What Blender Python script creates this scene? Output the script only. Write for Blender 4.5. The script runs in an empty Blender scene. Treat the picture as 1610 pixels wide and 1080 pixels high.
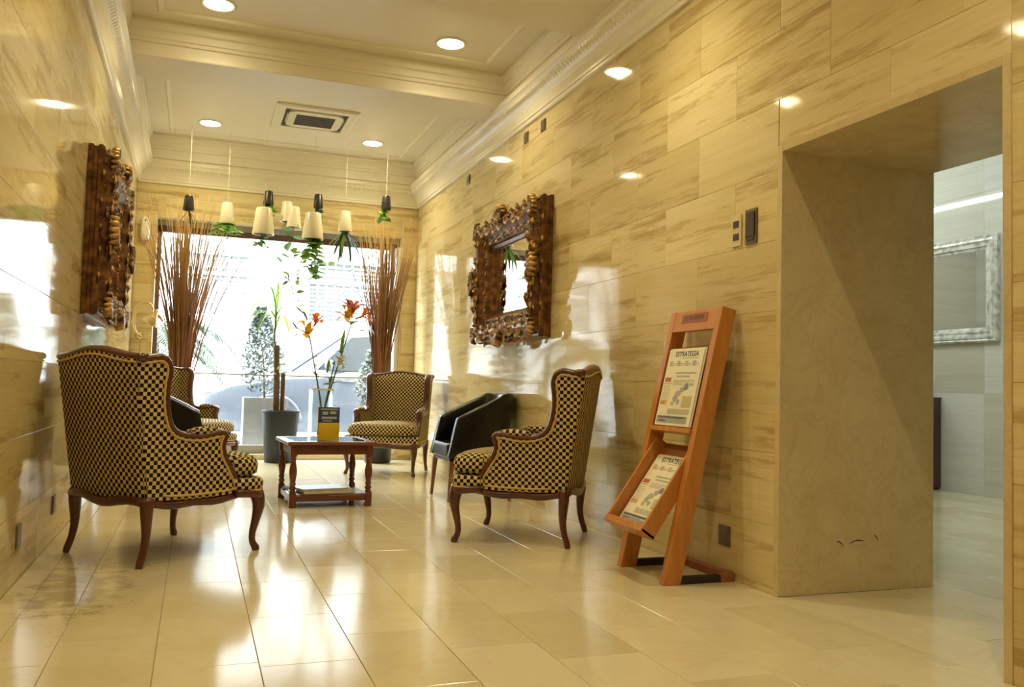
import bpy, bmesh, math, random
from mathutils import Vector, Matrix
random.seed(11)
PI = math.pi
SC = bpy.context.scene
COL = SC.collection

# ------------------------------------------------------------------ camera
YAW, PITCH, ROLL, FPX, HCAM = 0.350642, 0.0517076, 0.0273747, 1353.386, 0.95
f_ = Vector((math.sin(YAW)*math.cos(PITCH), math.cos(YAW)*math.cos(PITCH), math.sin(PITCH)))
r0 = Vector((math.cos(YAW), -math.sin(YAW), 0)); u0 = r0.cross(f_)
r_ = r0*math.cos(ROLL) + u0*math.sin(ROLL); u_ = u0*math.cos(ROLL) - r0*math.sin(ROLL)
cd = bpy.data.cameras.new('camera'); cam = bpy.data.objects.new('camera', cd); COL.objects.link(cam)
cd.sensor_width = 36; cd.sensor_fit = 'HORIZONTAL'; cd.lens = FPX/1610*36; cd.clip_start = .05
M = Matrix((r_, u_, -f_)).transposed().to_4x4(); M.translation = (0, 0, HCAM); cam.matrix_world = M
SC.camera = cam

# ------------------------------------------------------------------ light
SKY = 27.0
LAMP = 45.0          # radiance of the downlight lenses
SPOT = 58.0          # watts thrown down by each downlight's reflector
WARM = (1.0, .85, .50)
w = bpy.data.worlds.new('world'); SC.world = w; w.use_nodes = True
bg = w.node_tree.nodes['Background']; bg.inputs[0].default_value = (.90, .96, 1.0, 1); bg.inputs[1].default_value = SKY
vs = SC.view_settings; vs.view_transform = 'Standard'; vs.look = 'None'; vs.gamma = 1; vs.exposure = 0.0; vs.use_curve_mapping = False
cy = SC.cycles
cy.use_denoising = True; cy.max_bounces = 10; cy.diffuse_bounces = 5; cy.glossy_bounces = 5; cy.transparent_max_bounces = 12
cy.caustics_reflective = False; cy.caustics_refractive = False; cy.sample_clamp_indirect = 6; cy.blur_glossy = .5

# ------------------------------------------------------------------ materials
MATS = {}
def newmat(name):
    m = bpy.data.materials.new(name); m.use_nodes = True; MATS[name] = m
    nt = m.node_tree; return m, nt, nt.nodes, nt.links, nt.nodes['Principled BSDF']
def plain(name, col, rough=.5, metal=0, spec=.5, bump=0, bscale=60, coat=0, vary=0, vscale=8, trans=0):
    m, nt, N, L, P = newmat(name)
    P.inputs['Base Color'].default_value = (*col, 1); P.inputs['Roughness'].default_value = rough
    P.inputs['Metallic'].default_value = metal; P.inputs['Specular IOR Level'].default_value = spec
    P.inputs['Coat Weight'].default_value = coat
    if trans: P.inputs['Transmission Weight'].default_value = trans
    if vary:
        tc = N.new('ShaderNodeTexCoord'); n = N.new('ShaderNodeTexNoise'); n.inputs['Scale'].default_value = vscale; n.inputs['Detail'].default_value = 4
        L.new(tc.outputs['Object'], n.inputs['Vector'])
        mx = N.new('ShaderNodeMix'); mx.data_type = 'RGBA'
        mx.inputs[6].default_value = (*[c*(1-vary) for c in col], 1); mx.inputs[7].default_value = (*[min(1, c*(1+vary)) for c in col], 1)
        L.new(n.outputs['Fac'], mx.inputs[0]); L.new(mx.outputs[2], P.inputs['Base Color'])
    if bump:
        tc = N.new('ShaderNodeTexCoord'); n = N.new('ShaderNodeTexNoise'); n.inputs['Scale'].default_value = bscale
        L.new(tc.outputs['Object'], n.inputs['Vector']); b = N.new('ShaderNodeBump'); b.inputs['Strength'].default_value = bump; b.inputs['Distance'].default_value = .01
        L.new(n.outputs['Fac'], b.inputs['Height']); L.new(b.outputs[0], P.inputs['Normal'])
    return m
def translucent(names, amt):
    for nm in names:
        nt = MATS[nm].node_tree; N, L = nt.nodes, nt.links; P = N['Principled BSDF']; out = [n for n in N if n.type == 'OUTPUT_MATERIAL'][0]
        tr = N.new('ShaderNodeBsdfTranslucent'); c = P.inputs['Base Color']
        if c.links: L.new(c.links[0].from_socket, tr.inputs[0])
        else: tr.inputs[0].default_value = c.default_value
        mx = N.new('ShaderNodeMixShader'); mx.inputs[0].default_value = amt; L.new(P.outputs[0], mx.inputs[1]); L.new(tr.outputs[0], mx.inputs[2]); L.new(mx.outputs[0], out.inputs[0])
def ramp(N, stops):
    r = N.new('ShaderNodeValToRGB'); e = r.color_ramp.elements
    while len(e) < len(stops): e.new(.5)
    for el, (p, c) in zip(e, stops): el.position = p; el.color = (*c, 1) if len(c) == 3 else c
    return r
def posvec(N, L, scale, rnd=True):
    g = N.new('ShaderNodeNewGeometry'); mp = N.new('ShaderNodeMapping'); mp.inputs['Scale'].default_value = scale
    if rnd:
        oi = N.new('ShaderNodeObjectInfo'); ml = N.new('ShaderNodeMath'); ml.operation = 'MULTIPLY'; ml.inputs[1].default_value = 57.0
        L.new(oi.outputs['Random'], ml.inputs[0]); ad = N.new('ShaderNodeVectorMath'); ad.operation = 'ADD'
        L.new(g.outputs['Position'], ad.inputs[0]); L.new(ml.outputs[0], ad.inputs[1]); L.new(ad.outputs[0], mp.inputs['Vector'])
    else:
        L.new(g.outputs['Position'], mp.inputs['Vector'])
    return mp
def noise(N, L, vec, detail=5, rough=.6, dist=0, scale=1):
    n = N.new('ShaderNodeTexNoise'); n.inputs['Scale'].default_value = scale; n.inputs['Detail'].default_value = detail
    n.inputs['Roughness'].default_value = rough; n.inputs['Distortion'].default_value = dist
    L.new(vec.outputs[0], n.inputs['Vector']); return n
def mixc(N, L, fac, a, b, mode='MIX'):
    m = N.new('ShaderNodeMix'); m.data_type = 'RGBA'; m.blend_type = mode
    if hasattr(fac, 'links'): L.new(fac, m.inputs[0])
    else: m.inputs[0].default_value = fac
    for i, s in ((6, a), (7, b)):
        if isinstance(s, tuple): m.inputs[i].default_value = (*s, 1)
        else: L.new(s, m.inputs[i])
    return m.outputs[2]
def travertine(name, light, tan, brown, rough=.09, patch=.62):
    m, nt, N, L, P = newmat(name)
    a = noise(N, L, posvec(N, L, (.45, .45, 8)), 7, .64, .1)
    base = ramp(N, [(.30, tan), (.55, light), (.8, tuple(min(1, c*1.08) for c in light))]); L.new(a.outputs['Fac'], base.inputs[0])
    b = noise(N, L, posvec(N, L, (.85, .85, 9.5)), 9, .70, .15)
    pr = ramp(N, [(patch-.04, (0, 0, 0)), (patch+.02, (.5, .5, .5)), (patch+.14, (.9, .9, .9))]); L.new(b.outputs['Fac'], pr.inputs[0])
    c1 = mixc(N, L, pr.outputs[0], base.outputs[0], brown)
    g = noise(N, L, posvec(N, L, (2.2, 2.2, 60)), 4, .65)
    gr = ramp(N, [(.35, (.94, .92, .87)), (.6, (1, 1, 1))]); L.new(g.outputs['Fac'], gr.inputs[0])
    c2 = mixc(N, L, 1.0, c1, gr.outputs[0], 'MULTIPLY')
    oi = N.new('ShaderNodeObjectInfo'); tr = ramp(N, [(0, (.84, .80, .70)), (.5, (.97, .95, .90)), (1, (1, 1, 1))]); L.new(oi.outputs['Random'], tr.inputs[0])
    c3 = mixc(N, L, 1.0, c2, tr.outputs[0], 'MULTIPLY'); L.new(c3, P.inputs['Base Color'])
    rr = N.new('ShaderNodeMapRange'); rr.inputs[3].default_value = rough*.7; rr.inputs[4].default_value = rough*1.5
    L.new(a.outputs['Fac'], rr.inputs[0]); L.new(rr.outputs[0], P.inputs['Roughness'])
    P.inputs['IOR'].default_value = 1.5; P.inputs['Specular IOR Level'].default_value = .30
    return m
travertine('travertine', (.73, .63, .375), (.65, .54, .285), (.40, .275, .095), .055, .565)
travertine('grey_stone', (.62, .62, .585), (.55, .55, .51), (.48, .47, .42), .05, .74)
def marble(name, c1, c2, vein, rough=.12, stain=False, scale=1.0, vs_=.12):
    m, nt, N, L, P = newmat(name)
    a = noise(N, L, posvec(N, L, (1.6*scale,)*3), 8, .65, .5)
    base = ramp(N, [(.3, c2), (.65, c1)]); L.new(a.outputs['Fac'], base.inputs[0])
    b = noise(N, L, posvec(N, L, (2.2*scale,)*3), 9, .62, 1.2)
    vr = ramp(N, [(.47, (0, 0, 0)), (.5, (vs_, vs_, vs_)), (.53, (0, 0, 0))]); L.new(b.outputs['Fac'], vr.inputs[0])
    c = mixc(N, L, vr.outputs[0], base.outputs[0], vein)
    s = noise(N, L, posvec(N, L, (26,)*3), 4, .7)
    sr = ramp(N, [(.66, (0, 0, 0)), (.78, (.3, .3, .3))]); L.new(s.outputs['Fac'], sr.inputs[0])
    c = mixc(N, L, sr.outputs[0], c, vein)
    oi = N.new('ShaderNodeObjectInfo'); tr = ramp(N, [(0, (.86, .84, .79)), (.5, (.96, .95, .92)), (1, (1, 1, 1))]); L.new(oi.outputs['Random'], tr.inputs[0])
    c = mixc(N, L, 1.0, c, tr.outputs[0], 'MULTIPLY')
    if stain:   # worn, pitted patch beside the left wall
        g = N.new('ShaderNodeNewGeometry'); sb = N.new('ShaderNodeVectorMath'); sb.operation = 'SUBTRACT'; sb.inputs[1].default_value = (-.46, 4.35, 0)
        L.new(g.outputs['Position'], sb.inputs[0]); mu = N.new('ShaderNodeVectorMath'); mu.operation = 'MULTIPLY'; mu.inputs[1].default_value = (3.2, 1.35, 0)
        L.new(sb.outputs[0], mu.inputs[0]); ln = N.new('ShaderNodeVectorMath'); ln.operation = 'LENGTH'; L.new(mu.outputs[0], ln.inputs[0])
        nn = noise(N, L, posvec(N, L, (11, 11, 11), False), 6, .75)
        mm = N.new('ShaderNodeMath'); mm.operation = 'SUBTRACT'; L.new(nn.outputs['Fac'], mm.inputs[0])
        ms = N.new('ShaderNodeMath'); ms.operation = 'MULTIPLY'; ms.inputs[1].default_value = .30; L.new(ln.outputs['Value'], ms.inputs[0]); L.new(ms.outputs[0], mm.inputs[1])
        sr2 = ramp(N, [(.28, (0, 0, 0)), (.42, (.5, .5, .5))]); L.new(mm.outputs[0], sr2.inputs[0])
        c = mixc(N, L, sr2.outputs[0], c, (.20, .14, .06))
    L.new(c, P.inputs['Base Color'])
    rr = N.new('ShaderNodeMapRange'); rr.inputs[3].default_value = rough*.75; rr.inputs[4].default_value = rough*1.5
    L.new(a.outputs['Fac'], rr.inputs[0]); L.new(rr.outputs[0], P.inputs['Roughness']); P.inputs['IOR'].default_value = 1.5
    return m
marble('floor_marble', (.78, .71, .51), (.71, .63, .415), (.46, .37, .20), .12, True)
marble('jamb_marble', (.69, .575, .345), (.60, .48, .265), (.38, .28, .13), .09, False, 1.8, .22)
def wood(name, c1, c2, rough=.3, scale=(3, 3, 30), coat=.3):
    m, nt, N, L, P = newmat(name)
    tc = N.new('ShaderNodeTexCoord'); mp = N.new('ShaderNodeMapping'); mp.inputs['Scale'].default_value = scale; L.new(tc.outputs['Object'], mp.inputs['Vector'])
    n = noise(N, L, mp, 6, .65, .8); r = ramp(N, [(.3, c1), (.7, c2)]); L.new(n.outputs['Fac'], r.inputs[0]); L.new(r.outputs[0], P.inputs['Base Color'])
    P.inputs['Roughness'].default_value = rough; P.inputs['Coat Weight'].default_value = coat; P.inputs['Coat Roughness'].default_value = .2
    return m
wood('mahogany', (.050, .011, .006), (.115, .028, .013), .28, (8, 8, 8))
wood('table_wood', (.085, .018, .008), (.17, .042, .017), .25, (6, 22, 22))
wood('rack_wood', (.44, .155, .030), (.57, .235, .052), .38, (30, 30, 3), .15)
wood('rack_wood_dark', (.26, .08, .025), (.36, .12, .035), .4, (30, 3, 30), .1)
wood('dark_wood', (.045, .016, .010), (.09, .03, .016), .35, (30, 30, 3))
wood('window_wood', (.09, .04, .025), (.15, .07, .04), .4, (4, 4, 4))
wood('chair_leg_wood', (.16, .06, .02), (.26, .10, .035), .35, (20, 20, 3))
plain('black_rubber', (.015, .014, .013), .6)
plain('grout', (.26, .21, .11), .8)
plain('grout_light', (.62, .54, .36), .8)
plain('ceiling_paint', (.80, .755, .63), .45, vary=.03)
plain('cornice_paint', (.82, .775, .64), .28, vary=.03)
plain('white_plastic', (.80, .78, .70), .35)
plain('vent_dark', (.03, .025, .02), .6)
plain('cream_ceramic', (.84, .77, .58), .3)
plain('black_ceramic', (.022, .020, .018), .35)
plain('pot_grey', (.026, .030, .036), .5, 0, .2, vary=.15)
plain('soil', (.05, .035, .02), .9, bump=.5)
plain('leather', (.004, .004, .005), .2, spec=.5)
plain('cord', (.75, .72, .62), .5)
plain('brass', (.72, .52, .22), .25, 1.0)
plain('cream_metal', (.66, .52, .27), .25, .6)
plain('bronze_plate', (.17, .125, .075), .4, .5)
plain('bronze_dark', (.07, .05, .035), .45, .3)
plain('plate_cream', (.66, .56, .36), .4, .2)
plain('steel', (.62, .63, .62), .3, .9)
plain('rail_grey', (.36, .35, .31), .4, .3)
plain('paper', (.80, .755, .60), .8, vary=.06, vscale=20)
plain('paper_white', (.86, .85, .80), .7)
plain('ink', (.03, .03, .035), .8)
plain('ink_grey', (.45, .43, .37), .8)
plain('ink_tan', (.55, .47, .28), .8)
plain('ink_red', (.50, .16, .06), .8)
plain('ink_orange', (.66, .40, .12), .8)
plain('ink_blue', (.22, .24, .30), .8)
plain('ink_steel', (.38, .39, .41), .8)
plain('engrave', (.30, .10, .03), .6)
plain('card_yellow', (.78, .56, .015), .35)
plain('card_blue', (.045, .075, .17), .3)
plain('card_light', (.42, .48, .56), .4)
plain('gold_trim', (.56, .39, .13), .65)
plain('leaf_green', (.13, .27, .035), .4, vary=.4, vscale=30)
plain('leaf_bright', (.32, .52, .06), .4, vary=.3, vscale=30)
plain('leaf_dark', (.03, .065, .03), .4, vary=.4, vscale=30)
plain('stem_green', (.11, .16, .04), .5)
plain('stem_brown', (.16, .10, .05), .6)
plain('cane_bark', (.115, .07, .035), .8, bump=.4, bscale=50, vary=.4, vscale=25)
plain('palm_leaf', (.05, .085, .055), .5, vary=.3)
plain('shrub_leaf', (.075, .105, .095), .6, vary=.4, vscale=20)
plain('shrub_pale', (.11, .14, .12), .6, vary=.4, vscale=20)
plain('petal_yellow', (.86, .52, .02), .45)
plain('petal_orange', (.86, .22, .02), .45)
plain('petal_red', (.55, .10, .06), .45)
plain('petal_white', (.85, .85, .72), .45)
plain('facade', (.40, .40, .39), .8)
plain('reveal_white', (.82, .82, .79), .5)
plain('facade_glass', (.13, .16, .17), .3)
plain('facade_shutter', (.14, .16, .15), .6)
plain('pavement', (.40, .40, .39), .8, vary=.08)
plain('zinc', (.27, .28, .285), .35, .45, vary=.1)
plain('car_paint', (.085, .10, .125), .25, .2, coat=.8)
plain('car_glass', (.02, .03, .04), .08)
plain('car_rim', (.26, .27, .28), .3, .6)
plain('tyre', (.03, .03, .033), .8)
plain('mirror_glass', (.93, .93, .91), .015, 1.0)
translucent(('leaf_green', 'leaf_bright', 'petal_yellow', 'petal_orange', 'petal_red', 'petal_white', 'palm_leaf'), .30)
# twigs: reddish brown with paler tips higher up
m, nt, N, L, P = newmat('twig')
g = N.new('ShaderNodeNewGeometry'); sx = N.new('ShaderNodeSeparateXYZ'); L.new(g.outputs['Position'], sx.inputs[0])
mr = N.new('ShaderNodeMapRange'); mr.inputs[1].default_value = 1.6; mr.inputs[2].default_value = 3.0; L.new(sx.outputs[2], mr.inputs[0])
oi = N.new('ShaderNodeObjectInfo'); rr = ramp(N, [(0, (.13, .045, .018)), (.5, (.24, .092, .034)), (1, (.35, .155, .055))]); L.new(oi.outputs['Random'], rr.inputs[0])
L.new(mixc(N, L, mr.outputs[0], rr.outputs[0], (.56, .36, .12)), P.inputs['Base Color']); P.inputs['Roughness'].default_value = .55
# chequered upholstery on box-projected UVs
m, nt, N, L, P = newmat('checker_fabric')
tc = N.new('ShaderNodeTexCoord'); ck = N.new('ShaderNodeTexChecker'); ck.inputs['Scale'].default_value = 1/.0205
ck.inputs['Color1'].default_value = (.008, .006, .009, 1)
nn = N.new('ShaderNodeTexNoise'); nn.inputs['Scale'].default_value = 26; L.new(tc.outputs['UV'], nn.inputs['Vector'])
r2 = ramp(N, [(.35, (.54, .41, .12)), (.5, (.62, .49, .21)), (.68, (.64, .45, .26))]); L.new(nn.outputs['Fac'], r2.inputs[0])
L.new(tc.outputs['UV'], ck.inputs['Vector']); L.new(r2.outputs[0], ck.inputs['Color2']); L.new(ck.outputs['Color'], P.inputs['Base Color'])
P.inputs['Roughness'].default_value = .75; P.inputs['Specular IOR Level'].default_value = .15
# carved gilt wood
def gilt(name, dark, mid, gold):
    m, nt, N, L, P = newmat(name)
    tc = N.new('ShaderNodeTexCoord'); n = N.new('ShaderNodeTexNoise'); n.inputs['Scale'].default_value = 16; n.inputs['Detail'].default_value = 5
    L.new(tc.outputs['Object'], n.inputs['Vector']); r = ramp(N, [(.32, dark), (.47, mid), (.62, gold)]); L.new(n.outputs['Fac'], r.inputs[0]); L.new(r.outputs[0], P.inputs['Base Color'])
    P.inputs['Roughness'].default_value = .36; P.inputs['Metallic'].default_value = .45
gilt('gilt', (.045, .02, .010), (.20, .10, .032), (.62, .39, .12))
gilt('gilt_wood', (.07, .026, .011), (.14, .055, .02), (.26, .12, .04))
gilt('silver_leaf', (.33, .32, .28), (.56, .55, .50), (.74, .73, .68))
MATS['silver_leaf'].node_tree.nodes['Principled BSDF'].inputs['Metallic'].default_value = .15
def glassmat(name, tint, refl=1.0):
    m, nt, N, L, P = newmat(name); N.remove(P)
    out = [n for n in N if n.type == 'OUTPUT_MATERIAL'][0]
    t = N.new('ShaderNodeBsdfTransparent'); t.inputs[0].default_value = (*tint, 1)
    g = N.new('ShaderNodeBsdfGlossy'); g.inputs['Roughness'].default_value = .01; fr = N.new('ShaderNodeFresnel'); ge = N.new('ShaderNodeNewGeometry'); mr_ = N.new('ShaderNodeMapRange'); mr_.inputs[3].default_value = 1.45; mr_.inputs[4].default_value = 1/1.45; L.new(ge.outputs['Backfacing'], mr_.inputs[0]); L.new(mr_.outputs[0], fr.inputs[0])
    mx = N.new('ShaderNodeMixShader'); L.new(fr.outputs[0], mx.inputs[0]); L.new(t.outputs[0], mx.inputs[1]); L.new(g.outputs[0], mx.inputs[2]); L.new(mx.outputs[0], out.inputs[0])
glassmat('window_glass', (.97, .985, .985)); glassmat('vase_glass', (.93, .96, .95))
def emit(name, col, s):
    m, nt, N, L, P = newmat(name); P.inputs['Base Color'].default_value = (*col, 1)
    P.inputs['Emission Color'].default_value = (*col, 1); P.inputs['Emission Strength'].default_value = s
emit('lamp_glow', WARM, LAMP); emit('tube_glow', (.88, 1.0, .98), 105)

# ------------------------------------------------------------------ mesh builder
class MB:
    def __init__(s): s.v = []; s.f = []
    def add(s, vs, fs):
        o = len(s.v); s.v += [tuple(v) for v in vs]; s.f += [tuple(i+o for i in f) for f in fs]; return s
    def box(s, x0, x1, y0, y1, z0, z1):
        return s.add([(x, y, z) for z in (z0, z1) for y in (y0, y1) for x in (x0, x1)],
                     [(0, 2, 3, 1), (4, 5, 7, 6), (0, 1, 5, 4), (2, 6, 7, 3), (0, 4, 6, 2), (1, 3, 7, 5)])
    def prism(s, A, B):      # two equal polygons
        n = len(A); return s.add(list(A)+list(B), [tuple(range(n))[::-1], tuple(range(n, 2*n))]+[(i, (i+1) % n, n+(i+1) % n, n+i) for i in range(n)])
    def loft(s, rings, closed=True, caps=True):
        n = len(rings[0]); vs = [p for r in rings for p in r]; fs = []
        for k in range(len(rings)-1):
            for i in range(n if closed else n-1):
                j = (i+1) % n; fs.append((k*n+i, k*n+j, (k+1)*n+j, (k+1)*n+i))
        if caps and closed: fs += [tuple(range(n))[::-1], tuple(range((len(rings)-1)*n, len(rings)*n))]
        return s.add(vs, fs)
    def loopsweep(s, rings):  # closed ring of closed sections
        n = len(rings[0]); K = len(rings); vs = [p for r in rings for p in r]
        return s.add(vs, [(k*n+i, k*n+(i+1) % n, ((k+1) % K)*n+(i+1) % n, ((k+1) % K)*n+i) for k in range(K) for i in range(n)])
    def tube(s, path, r, n=8, ell=None, closed=False):
        P = [Vector(p) for p in path]; rings = []; up = None
        for i, p in enumerate(P):
            if closed: t = (P[(i+1) % len(P)]-P[i-1])
            else: t = P[min(i+1, len(P)-1)]-P[max(i-1, 0)]
            t = t.normalized()
            if ell is not None: b = Vector(ell); a = t.cross(b); a = a.normalized() if a.length > 1e-6 else Vector((1, 0, 0))
            else:
                if up is None: up = Vector((0, 0, 1)) if abs(t.z) < .9 else Vector((1, 0, 0))
                a = t.cross(up).normalized(); b = a.cross(t).normalized(); up = b
            rr = r[i] if isinstance(r, (list, tuple)) else r
            ra, rb = rr if isinstance(rr, tuple) else (rr, rr)
            rings.append([p+a*(ra*math.cos(2*PI*k/n))+b*(rb*math.sin(2*PI*k/n)) for k in range(n)])
        return s.loopsweep(rings) if closed else s.loft(rings)
    def lathe(s, prof, n=16, c=(0, 0, 0), caps=True):
        return s.loft([[(c[0]+r*math.cos(2*PI*k/n), c[1]+r*math.sin(2*PI*k/n), c[2]+z) for k in range(n)] for r, z in prof], True, caps)
    def ball(s, c, r, nu=8, nv=6):
        rx, ry, rz = r if isinstance(r, tuple) else (r, r, r)
        return s.loft([[(c[0]+rx*math.sin(PI*j/nv)*math.cos(2*PI*k/nu), c[1]+ry*math.sin(PI*j/nv)*math.sin(2*PI*k/nu), c[2]-rz*math.cos(PI*j/nv)) for k in range(nu)] for j in ([.12]+list(range(1, nv))+[nv-.12])])
    def mesh(s, name, mat, smooth=False, uv=False):
        me = bpy.data.meshes.new(name); me.from_pydata(s.v, [], s.f)
        bm = bmesh.new(); bm.from_mesh(me); bmesh.ops.recalc_face_normals(bm, faces=bm.faces)
        if uv:
            lay = bm.loops.layers.uv.new('uv')
            for fc in bm.faces:
                n = fc.normal; ax = max(range(3), key=lambda i: abs(n[i]))
                for lp in fc.loops:
                    c = lp.vert.co; lp[lay].uv = ((c.y, c.z), (c.x, c.z), (c.x, c.y))[ax]
        bm.to_mesh(me); bm.free()
        if smooth: me.polygons.foreach_set('use_smooth', [True]*len(me.polygons))
        me.materials.append(MATS[mat]); return me
    def build(s, name, mat, parent=None, smooth=False, uv=False, bevel=0, loc=None, mtx=None, label=None):
        return link(name, s.mesh(name, mat, smooth, uv), parent, bevel, loc, mtx, label)
def link(name, me, parent=None, bevel=0, loc=None, mtx=None, label=None):
    o = bpy.data.objects.new(name, me); COL.objects.link(o); o.parent = parent
    if loc is not None: o.location = loc
    if mtx is not None: o.matrix_local = mtx
    if bevel:
        b = o.modifiers.new('bevel', 'BEVEL'); b.width = bevel; b.segments = 2; b.limit_method = 'ANGLE'; b.angle_limit = .6; b.harden_normals = False
    if label: o['label'] = label
    return o
def tag(o, label, cat, group=None):
    o['label'] = label; o['category'] = cat
    if group: o['group'] = group
    return o
def thing(name, label, cat, loc=(0, 0, 0), rz=0, group=None, mtx=None):
    o = bpy.data.objects.new(name, None); COL.objects.link(o); o.empty_display_size = .1
    if mtx is not None: o.matrix_world = mtx
    else: o.location = loc; o.rotation_euler = (0, 0, rz)
    return tag(o, label, cat, group)
def struct(o, label=None):
    o['kind'] = 'structure'
    if label: o['label'] = label
    return o
def dup(root, loc, rz, label, group=None):
    def cp(o, par):
        c = o.copy(); COL.objects.link(c); c.parent = par
        for ch in o.children: cp(ch, c)
        return c
    kids = list(root.children); r = root.copy(); COL.objects.link(r); r.location = loc; r.rotation_euler = (0, 0, rz); r['label'] = label
    if group: r['group'] = group
    for ch in kids: cp(ch, r)
    return r
def text_mesh(txt, size, mat, name, sx=1.0):
    cu = bpy.data.curves.new(name, 'FONT'); cu.body = txt; cu.size = size; cu.align_x = 'CENTER'; cu.align_y = 'CENTER'; cu.offset = size*.012
    o = bpy.data.objects.new(name, cu); COL.objects.link(o); dg = bpy.context.evaluated_depsgraph_get(); dg.update()
    me = bpy.data.meshes.new_from_object(o.evaluated_get(dg)); bpy.data.objects.remove(o); bpy.data.curves.remove(cu)
    for v in me.vertices: v.co.x *= sx
    me.materials.clear(); me.materials.append(MATS[mat]); return me

# ------------------------------------------------------------------ room dimensions
XL, XR, YB, YF = -.735, 2.62, 10.85, -3.0
PY0, PY1, PZ, PX = 2.21, 3.42, 2.13, 3.56          # portal in the right wall
BX, BY0, BY1, BZ = 7.45, 0.6, 10.0, 3.7             # room beyond
LOWZ, TOPZ = 3.50, 3.77

# ------------------------------------------------------------------ floor
fl = struct(MB().box(-1.2, BX+.2, YF, YB+.5, -.12, -.004).build('floor', 'grout'), 'polished cream marble floor')
def chamfer_tile(w, l, t=.012, c=.0012):   # w in x, l in y, top at z=0
    m = MB(); a, b = w/2, l/2
    r = lambda i, z: [(-a+i, -b+i, z), (a-i, -b+i, z), (a-i, b-i, z), (-a+i, b-i, z)]
    return m.loft([r(0, -t), r(0, -c), r(c, 0)])
tile_cache = {}
def floor_tile(x0, x1, y0, y1):
    g = .0022; k = (round(x1-x0, 3), round(y1-y0, 3))
    if k not in tile_cache: tile_cache[k] = chamfer_tile(x1-x0-g, y1-y0-g).mesh('floor_tile', 'floor_marble')
    o = link('floor_tile', tile_cache[k], fl, loc=((x0+x1)/2, (y0+y1)/2, 0))
    o.rotation_euler = (random.gauss(0, .0005), random.gauss(0, .0005), 0)
TW, TL = .332, .625
cols = [(-.615, -.422)] + [(-.422+TW*k, -.422+TW*(k+1)) for k in range(9)] + [(-.422+TW*9, XR+.01)]
offs = [.2, .45, .05, 0, .30, .03, .44, .10, .52, .28, .0]
for ci, (x0, x1) in enumerate(cols):
    y = 1.77+offs[ci]-TL
    while y < YB-.02:
        a, b = max(y, 1.3), min(y+TL, YB); floor_tile(x0, x1, a, b); y += TL
y = 1.5
while y < YB: floor_tile(XL, -.615, y, min(y+.93, YB)); y += .93     # border strip along the left wall
for k in range(14):                                                  # passage and room beyond
    x0 = XR+.01+.345*k; x1 = x0+.345; ylo, yhi = (PY0, PY1) if x1 < PX+.05 else (2.6, 8.2)
    y = ylo-((k*.23) % TL)
    while y < yhi:
        a, b = max(y, ylo), min(y+TL, yhi)
        if b-a > .04: floor_tile(x0, x1, a, b)
        y += TL
MB().box(XL, XR, YF, 1.3, -.012, 0).build('floor_slab', 'floor_marble', fl)
MB().box(PX+.05, BX, BY0, 2.6, -.012, 0).box(PX+.05, BX, 8.2, BY1, -.012, 0).build('floor_slab', 'floor_marble', fl)

# ------------------------------------------------------------------ travertine walls
WH, WL_, Z0 = .345, .7155, 1.705-.345*5
rows = [(max(0, Z0+WH*k), Z0+WH*(k+1)) for k in range(10)]
rows = [(a, min(b, 3.30)) for a, b in rows if b > .02 and a < 3.25]
wcache = {}
def wall_tile(parent, axis, sgn, plane, u0, u1, z0, z1, mat='travertine', g=.0011):
    k = (axis, sgn, round(u1-u0, 3), round(z1-z0, 3), mat)
    if k not in wcache:
        m = MB(); a, b, t, c = (u1-u0-g)/2, (z1-z0-g)/2, .018, .0011
        def R(i, d):
            q = [(-a+i, -b+i), (a-i, -b+i), (a-i, b-i), (-a+i, b-i)]
            return [((sgn*d, u, z) if axis == 'x' else (u, sgn*d, z)) for u, z in q]
        wcache[k] = m.loft([R(0, t), R(0, c), R(c, 0)]).mesh('wall_tile', mat)
    o = link('wall_tile', wcache[k], parent, loc=((plane, (u0+u1)/2, (z0+z1)/2) if axis == 'x' else ((u0+u1)/2, plane, (z0+z1)/2)))
    o.rotation_euler = (0, random.gauss(0, .0007), random.gauss(0, .0007)) if axis == 'x' else (random.gauss(0, .0007), 0, random.gauss(0, .0007))
def tile_rect(parent, axis, sgn, plane, ulo, uhi, phase, holes=(), mat='travertine', shift=0):
    for ri, (z0, z1) in enumerate(rows):
        u = ulo - ((ulo-(phase+(WL_/2 if (ri+shift) % 2 else 0))) % WL_)
        while u < uhi:
            a, b = max(u, ulo), min(u+WL_, uhi); u += WL_
            segs = [(a, b, z0, z1)]
            for (h0, h1, k0, k1) in holes:
                ns = []
                for (a_, b_, c_, d_) in segs:
                    if b_ <= h0 or a_ >= h1 or d_ <= k0 or c_ >= k1: ns.append((a_, b_, c_, d_)); continue
                    if a_ < h0: ns.append((a_, h0, c_, d_))
                    if b_ > h1: ns.append((h1, b_, c_, d_))
                    if d_ > k1: ns.append((max(a_, h0), min(b_, h1), k1, d_))
                    if c_ < k0: ns.append((max(a_, h0), min(b_, h1), c_, k0))
                segs = ns
            for (a_, b_, c_, d_) in segs:
                if b_-a_ > .02 and d_-c_ > .02: wall_tile(parent, axis, sgn, plane, a_, b_, c_, d_, mat)
E_ = .035   # jamb edge strip on the wall face
wr = MB().box(XR+.016, PX, YF, PY0-E_, 0, TOPZ).box(XR+.016, PX, PY1+E_, YB+.4, 0, TOPZ).box(XR+.016, PX, PY0-E_, PY1+E_, PZ+E_, TOPZ).build('wall_right', 'grout_light')
struct(wr, 'travertine clad wall with a portal')
rows_b = rows
tile_rect(wr, 'x', 1, XR, 1.3, YB, 4.165, [(PY0-E_, PY1+E_, -1, PZ+E_)], shift=0)
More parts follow.
